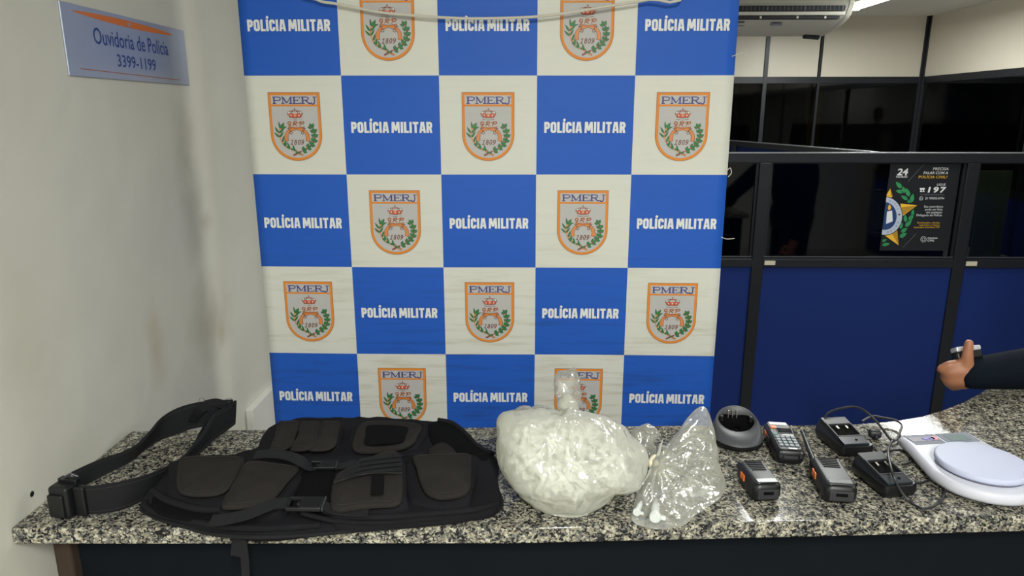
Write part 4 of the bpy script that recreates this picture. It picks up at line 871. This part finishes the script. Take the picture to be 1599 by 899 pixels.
# ruffled tail of the knot towards the large bag
tl = [(985, 672), (1000, 664), (1012, 660), (1024, 668), (1032, 680), (1020, 690), (1010, 705), (1020, 720), (1008, 728), (996, 716), (990, 695)]
rt_ = ray(1005, 696); cT = PZ(1005, 696, 1.03)
mb = MB().rings(bag_blob(tl, cT, .02, 60, 24, .009, 33)); cpar(mb.build('ruffled_tail', MT['bagc'], smooth=True, angle=180), sb)
def one_tube(a, b, z, label):
    p, q = PZ(a[0], a[1], z), PZ(b[0], b[1], z); d = (q-p).normalized(); c = (p+q)/2; s = (q-p).length/.039
    e = tag(empty('sample_tube', c), label, 'tube', 'small frosted tubes in the clear bag'); e.rotation_mode = 'QUATERNION'; e.rotation_quaternion = d.to_track_quat('Z', 'Y')
    mb = MB(); n = 14; prof = [(.0012, -.0185), (.0026, -.017), (.0046, -.004), (.005, .0), (.005, .0158)]
    mb.lathe([(r*s, z_*s) for r, z_ in prof], n).build('barrel', MT['tubec'], e, smooth=True)
    mb = MB().lathe([(.0066*s, .0158*s), (.0068*s, .0195*s), (.006*s, .0208*s)], n); mb.box((.0085*s, 0, .018*s), (.006*s, .005*s, .0015*s)); mb.build('cap', MT['tubec'], e, smooth=True)
one_tube((1024, 780), (1023, 808), 1.016, 'frosted tube lying upright in the lower part of the clear bag')
one_tube((1002, 782), (994, 800), 1.012, 'frosted tube at the lower left corner of the clear bag')
one_tube((1076, 774), (1102, 768), 1.012, 'frosted tube lying sideways at the right of the clear bag')
one_tube((1045, 699), (1030, 695), 1.006, 'loose frosted tube on the granite just above the knot of the clear bag')

# ------------------------------------------------------------------ radios
def placed(name, far, near, z, label, cat, group=None):
    a, b = PZ(*far, z), PZ(*near, z); c = (a+b)/2; e = empty(name, (c.x, c.y, 1.0), math.atan2(b.y-a.y, b.x-a.x)+math.pi/2)
    return tag(e, label, cat, group), (a-b).length
def rrect(w, l, r, n=5, taper=0):
    out = []
    for cx, cy, a in ((w/2-r, l/2-r, 0), (-w/2+r, l/2-r, 90), (-w/2+r, -l/2+r, 180), (w/2-r, -l/2+r, 270)):
        for i in range(n+1): t = math.radians(a+90*i/n); out.append((cx+r*math.cos(t), cy+r*math.sin(t)))
    return out
def body_rings(w, l, prof, r=.008): # prof: (z, inset)
    return [[(x, y, z) for x, y in rrect(w-2*i, l-2*i, r)] for z, i in prof]
def radio(far, near, label, antenna=None, w=.052):
    e, l = placed('two_way_radio', far, near, 1.036, label, 'radio', 'black two-way radios on the counter')
    MB().rings(body_rings(w, l, [(.0015, .006), (.004, .002), (.012, .0), (.026, .0), (.032, .002), (.035, .006)], .011)).build('body', MT['bplast'], e, smooth=True, angle=50)
    MB().rings(body_rings(w-.008, l-.012, [(.034, 0), (.0368, .0012), (.0375, .003)], .008)).build('front_cover', MT['gplast'], e, smooth=True, angle=50)
    for i in range(6): MB().box((.001, l*.40-i*.0066, .0376), (w*.62-.001*i, .0024, .0016)).build('grille_slot', MT['pit'], e, bevel=.0006)
    MB().box((0, -l*.38, .0376), (w*.7, .013, .0012)).build('label_plate', MT['gloss'], e, bevel=.0005)
    MB().box((0, -l/2-.0005, .017), (w*.72, .003, .018)).build('bottom_cap', MT['gplast'], e, bevel=.001)
    MB().box((0, -l/2-.002, .02), (w*.34, .002, .005)).build('battery_catch', MT['pit'], e)
    for k_ in (0, 1): MB().box((-w/2-.0004, l*(.16-.115*k_), .022), (.0026, l*.085, .0115)).build('orange_button', MT['obtn'], e, bevel=.001)
    MB().tube([(w*.22, l/2-.004, .02), (w*.22, l/2+.009, .02)], [.0075, .007], n=16).build('volume_knob', MT['bplast'], e, smooth=True)
    MB().tube([(-w*.28, l/2-.004, .02), (-w*.28, l/2+.006, .02)], .008, n=14).build('antenna_socket', MT['bplast'], e, smooth=True)
    if antenna:
        t = Vector(antenna); MB().tube([(-w*.28, l/2+.004, .02), (-w*.28+t.x*.1, l/2+.004+t.y*.1, .02), (-w*.28+t.x, l/2+.004+t.y, .02)], [.007, .0055, .0035], n=12).build('antenna', MT['bplast'], e, smooth=True)
    return e
radio((1171, 717), (1201, 756), 'black radio without antenna, orange side buttons, nearest the clear bag', None, .05)
radio((1287, 712), (1316, 759), 'black radio with long antenna and orange side buttons in front of the chargers', (.012, .135, 0), .055)
# keypad radio
e, l = placed('keypad_radio', (1212, 658), (1236, 703), 1.032, 'black radio with a keypad, white display and orange button', 'radio', 'black two-way radios on the counter'); w = .052
MB().rings(body_rings(w, l, [(.0015, .005), (.004, .002), (.012, 0), (.024, 0), (.029, .002), (.031, .005)], .009)).build('body', MT['bplast'], e, smooth=True, angle=50)
MB().rings(body_rings(w-.01, l-.012, [(.0305, 0), (.0325, .001)], .004)).build('face_plate', MT['gplast'], e, smooth=True, angle=50)
MB().box((0, l*.41, .033), (w*.66, l*.09, .0014)).build('display', MT['lcd'], e, bevel=.0004)
MB().box((-w*.24, l*.27, .0335), (w*.24, l*.085, .0024)).build('orange_button', MT['obtn'], e, bevel=.0008)
MB().box((.006, l*.15, .033), (w*.6, l*.2, .0012)).build('speaker_grille', MT['gloss'], e, bevel=.0004)
for i in range(5): MB().box((.006, l*(.08+.035*i), .0338), (w*.54, l*.012, .001)).build('grille_slot', MT['pit'], e)
MB().box((-w*.28, l*.02, .0333), (w*.14, l*.06, .001)).build('teal_mark', MT['teal'], e); MB().box((.008, l*.0, .0333), (w*.42, l*.025, .001)).build('name_strip', MT['lcd'], e)
for i in range(4):
    for j in range(4): MB().box((-w*.28+j*w*.187, -l*(.08+.093*i), .0336), (w*.15, l*.062, .0026)).build('key', MT['key'], e, bevel=.0008)
MB().box((.004, -l*.452, .0332), (w*.3, l*.03, .001)).build('name_strip', MT['lcd'], e)
MB().box((-w/2-.0004, l*.28, .018), (.0026, l*.12, .01)).build('side_button', MT['obtn'], e, bevel=.001); MB().box((-w/2-.0004, l*.1, .018), (.0022, l*.16, .011)).build('side_button', MT['gplast'], e, bevel=.001)
for s in (-1, 1): MB().box((s*w*.36, -l/2, .022), (.006, .004, .012)).build('battery_clip', MT['gplast'], e, bevel=.001)
MB().box((0, -l/2-.001, .017), (w*.5, .003, .006)).build('battery_catch', MT['gplast'], e, bevel=.001)
MB().tube([(w*.25, l/2-.003, .017), (w*.25, l/2+.008, .017)], .007, n=14).build('volume_knob', MT['bplast'], e, smooth=True)

# ------------------------------------------------------------------ chargers
def charger(bl, br, fr_, fl2, z, label):
    A, B, C_, D_ = [PZ(*q, z) for q in (bl, br, fr_, fl2)]
    c = (A+B+C_+D_)/4; ax = ((B-A)+(C_-D_)).normalized(); w = ((B-A).length+(C_-D_).length)/2+.006; l = (((A+B)/2)-((C_+D_)/2)).length+.004
    e = tag(empty('radio_charger', (c.x, c.y, 1.0), math.atan2(ax.y, ax.x)), label, 'charger', 'black desktop chargers with open wells')
    def sl(y, zf): return zf-.016*(.5-y/l)           # top slopes down towards the front
    H = z-1.0+.004
    rs = []
    for zz, i in ((.0015, .004), (.005, .0), (.014, -.002), (.024, -.001)): rs.append([(x, y, zz) for x, y in rrect(w-2*i, l-2*i, .008)])
    for zf, i in ((H-.004, .002), (H-.0005, .004), (H, .007)): rs.append([(x, y, sl(y, zf)) for x, y in rrect(w-2*i, l-2*i, .007)])
    MB().rings(rs, cap=True).build('shell', MT['bplast'], e, smooth=True, angle=50)
    th = math.atan2(.016, l)
    Mt = Matrix.Translation((0, 0, H-.008)) @ Matrix.Rotation(th, 4, 'X')
    MB().box((0, l*.36, .003), (w*.82, l*.2, .005), 0, Mt).build('rear_ledge', MT['gplast'], e, bevel=.0008)
    fr2 = MB()
    for (x, y, a, b) in ((0, l*.235, w*.8, l*.05), (0, -l*.19, w*.8, l*.03), (-w*.38, .02*l, w*.05, l*.42), (w*.38, .02*l, w*.05, l*.42)): fr2.box((x, y, .003), (a, b, .0065), 0, Mt)
    fr2.build('well_rim', MT['gplast'], e, bevel=.001)
    wl_ = MB().box((0, .02*l, .0008), (w*.74, l*.40, .0012), 0, Mt).build('well', MT['pit'], e)
    for s in (-1, 1): q = MB().box((s*w*.15, l*.09, .0035), (.004, .01, .007), 0, Mt).build('contact', MT['metal'], e, bevel=.0008)
    MB().box((0, -l*.33, .003), (w*.8, l*.25, .005), 0, Mt).build('glossy_strip', MT['gloss'], e, bevel=.0008)
    MB().lathe([(.0026, 0), (.0026, .0008)], 12, 0, Mt @ Matrix.Translation((w*.08, -l*.33, .0055))).build('indicator_light', MT['pit'], e)
    return e
chA = charger((1287, 657), (1328, 655), (1353, 688), (1307, 690), 1.034, 'black box charger behind, at the granite back edge beside the plug')
chB = charger((1345, 712), (1385, 709), (1421, 748), (1375, 752), 1.034, 'black box charger in front with a cord lying across it')
# oval cup charger
pc = PZ(1151, 694, 1.0); e = tag(empty('cup_charger', (pc.x+.002, pc.y+.012, 1.0), -.08), 'grey-black oval cup charger standing behind the clear bag', 'charger')
def oval(rx, ry, z, tilt=0, n=40, dy=0): return [(rx*math.cos(t), ry*math.sin(t)+dy, z+tilt*math.sin(t)) for t in [2*math.pi*i/n for i in range(n)]]
MB().rings([oval(.047, .046, .0015), oval(.051, .05, .004), oval(.051, .05, .016, .004)]).build('base_ring', MT['bplast'], e, smooth=True, angle=60)
MB().rings([oval(.051, .05, .0155, .004), oval(.0495, .0485, .021, .007), oval(.0475, .045, .031, .013, dy=.002), oval(.044, .040, .039, .017, dy=.005), oval(.041, .036, .0425, .0185, dy=.008), oval(.0385, .027, .0445, .0165, dy=.0145), oval(.036, .0245, .0435, .0165, dy=.0155), oval(.035, .0235, .03, .012, dy=.0155)], cap=False).build('cup', MT['cup'], e, smooth=True, angle=60)
MB().rings([oval(.0362, .0247, .0425, .0165, dy=.0155), oval(.0345, .0235, .03, .012, dy=.0155), oval(.031, .021, .0225, .002, dy=.0155), oval(.01, .008, .0222, .001, dy=.0155)], cap=False).build('well', MT['pit'], e, smooth=True)
for i in range(3): MB().box((-.013+i*.0085, .034, .046), (.0024, .003, .018)).build('contact', MT['metal'], e, bevel=.0006)
for s in (-1, 1): MB().box((s*.029, .018, .043), (.006, .006, .012)).build('guide_rib', MT['bplast'], e, bevel=.001)
MB().lathe([(.0025, 0), (.0025, .001)], 12, 0, Matrix.Translation((-.006, -.019, .0335)) @ Matrix.Rotation(.5, 4, 'X')).build('indicator_light', MT['pit'], e)

# cords and plug
def cord(pts, e, label, r=.0024):
    P = catmull(v3(pts), 6, False); o = MB().tube(P, r, n=8).build('power_cord', MT['rubber'], smooth=True); o.parent = e
    o.matrix_parent_inverse = (Matrix.Translation(e.location) @ Matrix.Rotation(e.rotation_euler.z, 4, 'Z')).inverted(); o['label'] = label; return o
cord([(1290, 664, 1.03), (1289, 650, 1.045), (1298, 642, 1.052), (1316, 637, 1.055), (1335, 635, 1.054), (1350, 641, 1.045), (1366, 655, 1.03), (1382, 675, 1.012), (1392, 687, 1.006), (1400, 686, 1.006), (1406, 672, 1.012), (1408, 663, 1.012), (1398, 656, 1.012), (1378, 652, 1.012), (1362, 650, 1.012), (1346, 658, 1.008)], chA, 'black cord arching up from the back charger')
cord([(1424, 752, 1.01), (1437, 754, 1.004), (1452, 749, 1.004), (1466, 750, 1.004), (1475, 762, 1.004), (1472, 778, 1.004), (1458, 790, 1.004), (1440, 793, 1.004), (1420, 782, 1.004), (1405, 764, 1.02), (1395, 742, 1.042), (1389, 720, 1.05), (1387, 704, 1.045), (1391, 692, 1.012), (1396, 686, 1.012)], chB, 'black cord looping over the front charger towards the granite edge')
cord([(1367, 694, 1.006), (1368, 702, 1.004), (1376, 707, 1.004), (1388, 703, 1.012), (1408, 703, 1.004), (1420, 706, 1.004), (1425, 714, 1.004), (1420, 722, 1.004), (1409, 725, 1.004)], chB, 'short black cord running from the plug behind the front charger')
pg = tag(empty('power_plug', PZ(1365, 684, 1.0), -.2), 'black power plug lying between the two box chargers', 'plug')
MB().rings([[(x, y, .0025+i*0) for x, y in rrect(.018, .012, .004)] for i in (0,)]+[[(x, y, .006) for x, y in rrect(.024, .017, .005)], [(x, y, .014) for x, y in rrect(.024, .017, .005)], [(x, y, .0185) for x, y in rrect(.019, .012, .004)]]).build('plug_body', MT['rubber'], pg, smooth=True, angle=60)
MB().tube([(.0, -.006, .008), (0, -.018, .007)], [.005, .0028], n=10).build('strain_relief', MT['rubber'], pg, smooth=True)
for s in (-1, 1): MB().tube([(s*.008, .006, .01), (s*.0095, .02, .009)], .002, n=8).build('pin', MT['bplast'], pg, smooth=True)

# ------------------------------------------------------------------ kitchen scale
pcen = PZ(1534, 717, 1.045); pA = PZ(1409, 684, 1.028); pB = PZ(1520, 678, 1.028)
mid = (pA+pB)/2; ax = Vector((pcen.x-mid.x, pcen.y-mid.y, 0)); dist = ax.length; ang = math.atan2((pB-pA).y, (pB-pA).x)
ks = tag(empty('kitchen_scale', (pcen.x, pcen.y, 1.0), ang), 'white kitchen scale with round plate on the granite at far right', 'scale')
Minv = Matrix.Rotation(-ang, 3, 'Z')
loc = lambda P: Minv @ Vector((P.x-pcen.x, P.y-pcen.y, 0))
la, lb_ = loc(pA), loc(pB); la.y += .016; lb_.y += .016
RB = .094
def scale_out(ins):
    r = RB-ins; out = [(r*math.cos(t), r*math.sin(t)*1.02) for t in [math.radians(200+i*140/18) for i in range(19)]]
    y = max(la.y, lb_.y)-ins; x0, x1 = la.x+ins-.002, max(lb_.x, la.x+.15)-ins
    out += [(r*.985, .01), (x1+.002, y-.03), (x1, y-.008), (x1-.008, y)]
    out += [(x0+.008, y), (x0, y-.008), (x0+.0, y-.03), (-r*.985, .005)]
    return out
MB().rings([[(x, y, z) for x, y in scale_out(i)] for z, i in ((.003, .010), (.006, .004), (.012, 0), (.02, 0), (.0255, .002), (.028, .006))]).build('base', MT['swhite'], ks, smooth=True, angle=60)
MB().lathe([(.062, .0275), (.07, .0285), (.07, .032), (.062, .032)], 56).build('plate_collar', MT['sdark'], ks, smooth=True, angle=50)
MB().lathe([(.066, .0315), (.0725, .0325), (.075, .036), (.075, .0415), (.0735, .0435), (.071, .0442), (.02, .0436)], 64).build('weighing_plate', MT['swhite2'], ks, smooth=True, angle=50)
yt = max(la.y, lb_.y); xc0, xc1 = la.x+.008, max(lb_.x, la.x+.15)-.008; xm = xc0+(xc1-xc0)*.49
MB().box2((xc0, yt-.046, .0276), (xm-.003, yt-.006, .0288)).build('control_panel', MT['sgrey'], ks, bevel=.0004)
MB().box2((xc0+.002, yt-.034, .0288), (xm-.005, yt-.016, .0292)).build('control_stripe', MT['sdark'], ks)
for i in range(2): MB().lathe([(.0062, 0), (.006, .0008)], 18, 0, Matrix.Translation((xc0+.034+.013*i, yt-.025, .0292))).build('printed_button', MT['sblue'], ks)
MB().lathe([(.0068, 0), (.0065, .0008)], 18, 0, Matrix.Translation((xm-.014, yt-.025, .0292))).build('red_button', MT['sred'], ks)
MB().box2((xm+.001, yt-.046, .0276), (xc1, yt-.006, .0288)).build('display_bezel', MT['sgrey'], ks, bevel=.0004); MB().box2((xm+.012, yt-.04, .0288), (xc1-.014, yt-.013, .0292)).build('display', MT['slcd'], ks)

# ------------------------------------------------------------------ person at the right edge, forearm over the counter
def cap(mb, a, b, ra, rb, n=14, flat=None):
    """closed tapered capsule"""
    a, b = Vector(a), Vector(b); t = (b-a).normalized(); up = t.orthogonal().normalized(); bb = t.cross(up); rs = []
    def ring(c, r): return [c+(up*math.cos(2*math.pi*k/n)+bb*math.sin(2*math.pi*k/n))*r for k in range(n)]
    for s in (-.98, -.8, -.5, 0): rs.append(ring(a+t*ra*s, ra*math.sqrt(max(.02, 1-s*s))))
    for s in (0, .5, .8, .98): rs.append(ring(b+t*rb*s, rb*math.sqrt(max(.02, 1-s*s))))
    mb.rings(rs)
def ellipsoid(mb, c, rx, ry, rz, n=18):
    mb.rings([[(c[0]+rx*math.sin(t)*math.cos(p), c[1]+ry*math.sin(t)*math.sin(p), c[2]+rz*math.cos(t)) for p in [2*math.pi*k/n for k in range(n)]] for t in [math.pi*(i+.1)/(n+.2) for i in range(n+1)]])
def remeshed(mb, name, m, vox, parent=None, it=3):
    o = mb.build(name, m, parent); r = o.modifiers.new('union', 'REMESH'); r.mode = 'VOXEL'; r.voxel_size = vox; r.use_smooth_shade = True
    s = o.modifiers.new('smooth', 'SMOOTH'); s.iterations = it; s.factor = .5; return o
YH = 1.6
def H(x, y, dy=0): return PY(x, y, YH+dy)
wr_ = H(1519, 583); elb = Vector((1.42, 1.62, 1.075)); sh = Vector((1.72, 1.68, 1.38)); BX, BY = 1.78, 1.88
body = MB()
palm0 = H(1512, 584); palm1 = H(1490, 587, .012)
cap(body, elb, wr_, .042, .029); cap(body, elb, sh, .043, .052)
cap(body, wr_, palm1, .028, .03); cap(body, H(1507, 577), H(1486, 579, .006), .026, .023); cap(body, H(1508, 592, .01), H(1490, 595, .016), .024, .022)
# thumb: leaves the top side of the palm and points up
cap(body, H(1509, 575, -.006), H(1511, 553, -.012), .0165, .0125); cap(body, H(1511, 553, -.012), H(1513, 536, -.01), .012, .0105)
# fingers: index reaches left then bends, the others curl round behind the gadget
for k_, (kx, ky, d0, mx_, my_, tx, ty) in enumerate([(1486, 578, .006, 1477, 583, 1482, 588), (1484, 583, .012, 1476, 589, 1484, 592), (1486, 592, .018, 1480, 598, 1489, 600), (1490, 600, .022, 1487, 605, 1496, 605)]):
    r0 = [.0115, .0115, .011, .0095][k_]; L3 = [(kx, ky, d0), (mx_, my_, d0+.012), (tx, ty, d0+.034), (tx+8, ty-3, d0+.042)]
    P = [H(x, y, d) for x, y, d in L3]
    for i in range(3): cap(body, P[i], P[i+1], r0*(1-.1*i), r0*(1-.1*(i+1)), 12)
P = [H(*q_) for q_ in ((1500, 568, -.002), (1482, 570, 0), (1470, 575, .008), (1468, 577, .014))]
for i in range(3): cap(body, P[i], P[i+1], .0125-.0013*i, .0112-.0013*i, 12)
# torso, neck, head, right arm, legs
tz = lambda z: (BX, BY, z)
ellipsoid(body, (BX, BY, 1.22), .125, .185, .26); ellipsoid(body, (BX, BY, .98), .12, .165, .16); cap(body, tz(1.4), tz(1.53), .075, .056)
ellipsoid(body, (BX-.02, BY, 1.635), .098, .076, .118); cap(body, (BX-.09, BY, 1.60), (BX-.115, BY, 1.605), .012, .014); cap(body, (BX-.07, BY, 1.55), (BX-.08, BY, 1.545), .032, .026)
for s in (-1, 1):
    ellipsoid(body, (BX-.005, BY+s*.077, 1.625), .02, .01, .032, 8)
    cap(body, (BX, BY+s*.09, .95), (BX-.01, BY+s*.1, .5), .085, .058); cap(body, (BX-.01, BY+s*.1, .5), (BX+.02, BY+s*.1, .09), .056, .036); cap(body, (BX+.02, BY+s*.1, .05), (BX-.14, BY+s*.11, .035), .036, .03)
    cap(body, (BX, BY+s*.06, 1.39), (BX-.02, BY+s*.17, 1.37), .06, .058)
cap(body, (BX-.02, BY+.17, 1.37), (BX, BY+.24, 1.1), .05, .042); cap(body, (BX, BY+.24, 1.1), (BX-.06, BY+.25, .87), .04, .028); cap(body, (BX-.06, BY+.25, .87), (BX-.08, BY+.24, .78), .03, .024)
for j in range(4): cap(body, (BX-.11+.02*j, BY+.24, .78), (BX-.105+.02*j, BY+.225, .70), .0095, .008)
cap(body, (BX-.11, BY+.23, .82), (BX-.14, BY+.21, .75), .012, .009)
cap(body, (BX-.02, BY-.17, 1.37), sh, .058, .054)
pr = remeshed(body, 'person', MT['skin'], .0045); tag(pr, 'person at the right edge reaching a navy-sleeved forearm over the counter, small gadget in hand', 'person')
top = MB()
cuff = H(1513, 583); cap(top, elb+Vector((0, 0, .002)), H(1518, 583), .07, .038); cap(top, elb, sh, .055, .064); cap(top, sh, (BX-.02, BY-.1, 1.38), .064, .068)
ellipsoid(top, (BX, BY, 1.22), .14, .2, .275); ellipsoid(top, (BX, BY, 1.0), .135, .18, .15)
for s in (-1, 1): cap(top, (BX, BY+s*.05, 1.40), (BX-.02, BY+s*.17, 1.375), .066, .066)
cap(top, (BX-.02, BY+.17, 1.37), (BX, BY+.24, 1.1), .062, .052); cap(top, (BX, BY+.24, 1.1), (BX-.055, BY+.25, .89), .05, .038)
remeshed(top, 'long_sleeved_top', MT['shirt'], .006, pr, 4)['label'] = 'navy long sleeve'
tr = MB(); ellipsoid(tr, (BX, BY, .95), .13, .175, .13)
for s in (-1, 1): cap(tr, (BX, BY+s*.09, .93), (BX-.01, BY+s*.1, .5), .095, .07); cap(tr, (BX-.01, BY+s*.1, .5), (BX+.02, BY+s*.1, .11), .068, .054)
remeshed(tr, 'trousers', MT['trousers'], .01, pr)
for s in (-1, 1):
    shm = MB(); cap(shm, (BX+.04, BY+s*.1, .05), (BX-.15, BY+s*.11, .042), .046, .038); shm.v = [Vector((v.x, v.y, max(v.z, .0))) for v in shm.v]; shm.build('shoe', MT['shoe'], pr, smooth=True)
hr = MB(); ellipsoid(hr, (BX+.004, BY, 1.655), .1, .083, .112)
for v in hr.v:
    lim = 1.70 if v.x < BX-.04 else (1.64 if v.x < BX+.0 else 1.575)
    if v.z < lim: v.z = lim; v.x += .012 if v.x < BX else 0
hr.build('hair', MT['hair'], pr, smooth=True)
for s in (-1, 1):
    em = MB(); ellipsoid(em, (BX-.1035, BY+s*.03, 1.64), .0075, .0125, .0065, 10); em.build('eye', MT['white'], pr, smooth=True)
    em = MB(); ellipsoid(em, (BX-.1085, BY+s*.03, 1.64), .004, .0055, .0055, 8); em.build('pupil', MT['hair'], pr, smooth=True)
    MB().box((BX-.104, BY+s*.031, 1.657), (.01, .03, .005)).build('eyebrow', MT['hair'], pr, bevel=.002)
MB().box((BX-.105, BY, 1.574), (.012, .042, .006)).build('mouth', MT['maroon'], pr, bevel=.002)
# gadget in the hand
g0 = H(1511, 549, .014); gd = tag(empty('hand_gadget', g0, 0), 'small dark gadget with shiny silver top gripped in the hand', 'gadget')
Mg = Matrix.Rotation(-.12, 4, 'Y') @ Matrix.Rotation(-.5, 4, 'X')
MB().box((-.001, .006, -.008), (.062, .03, .022), 0, Mg).build('body', MT['bplast'], gd, bevel=.007, seg=3)
MB().box((-.001, .004, .007), (.058, .03, .012), 0, Mg).build('silver_top', MT['silver'], gd, bevel=.004, seg=3)
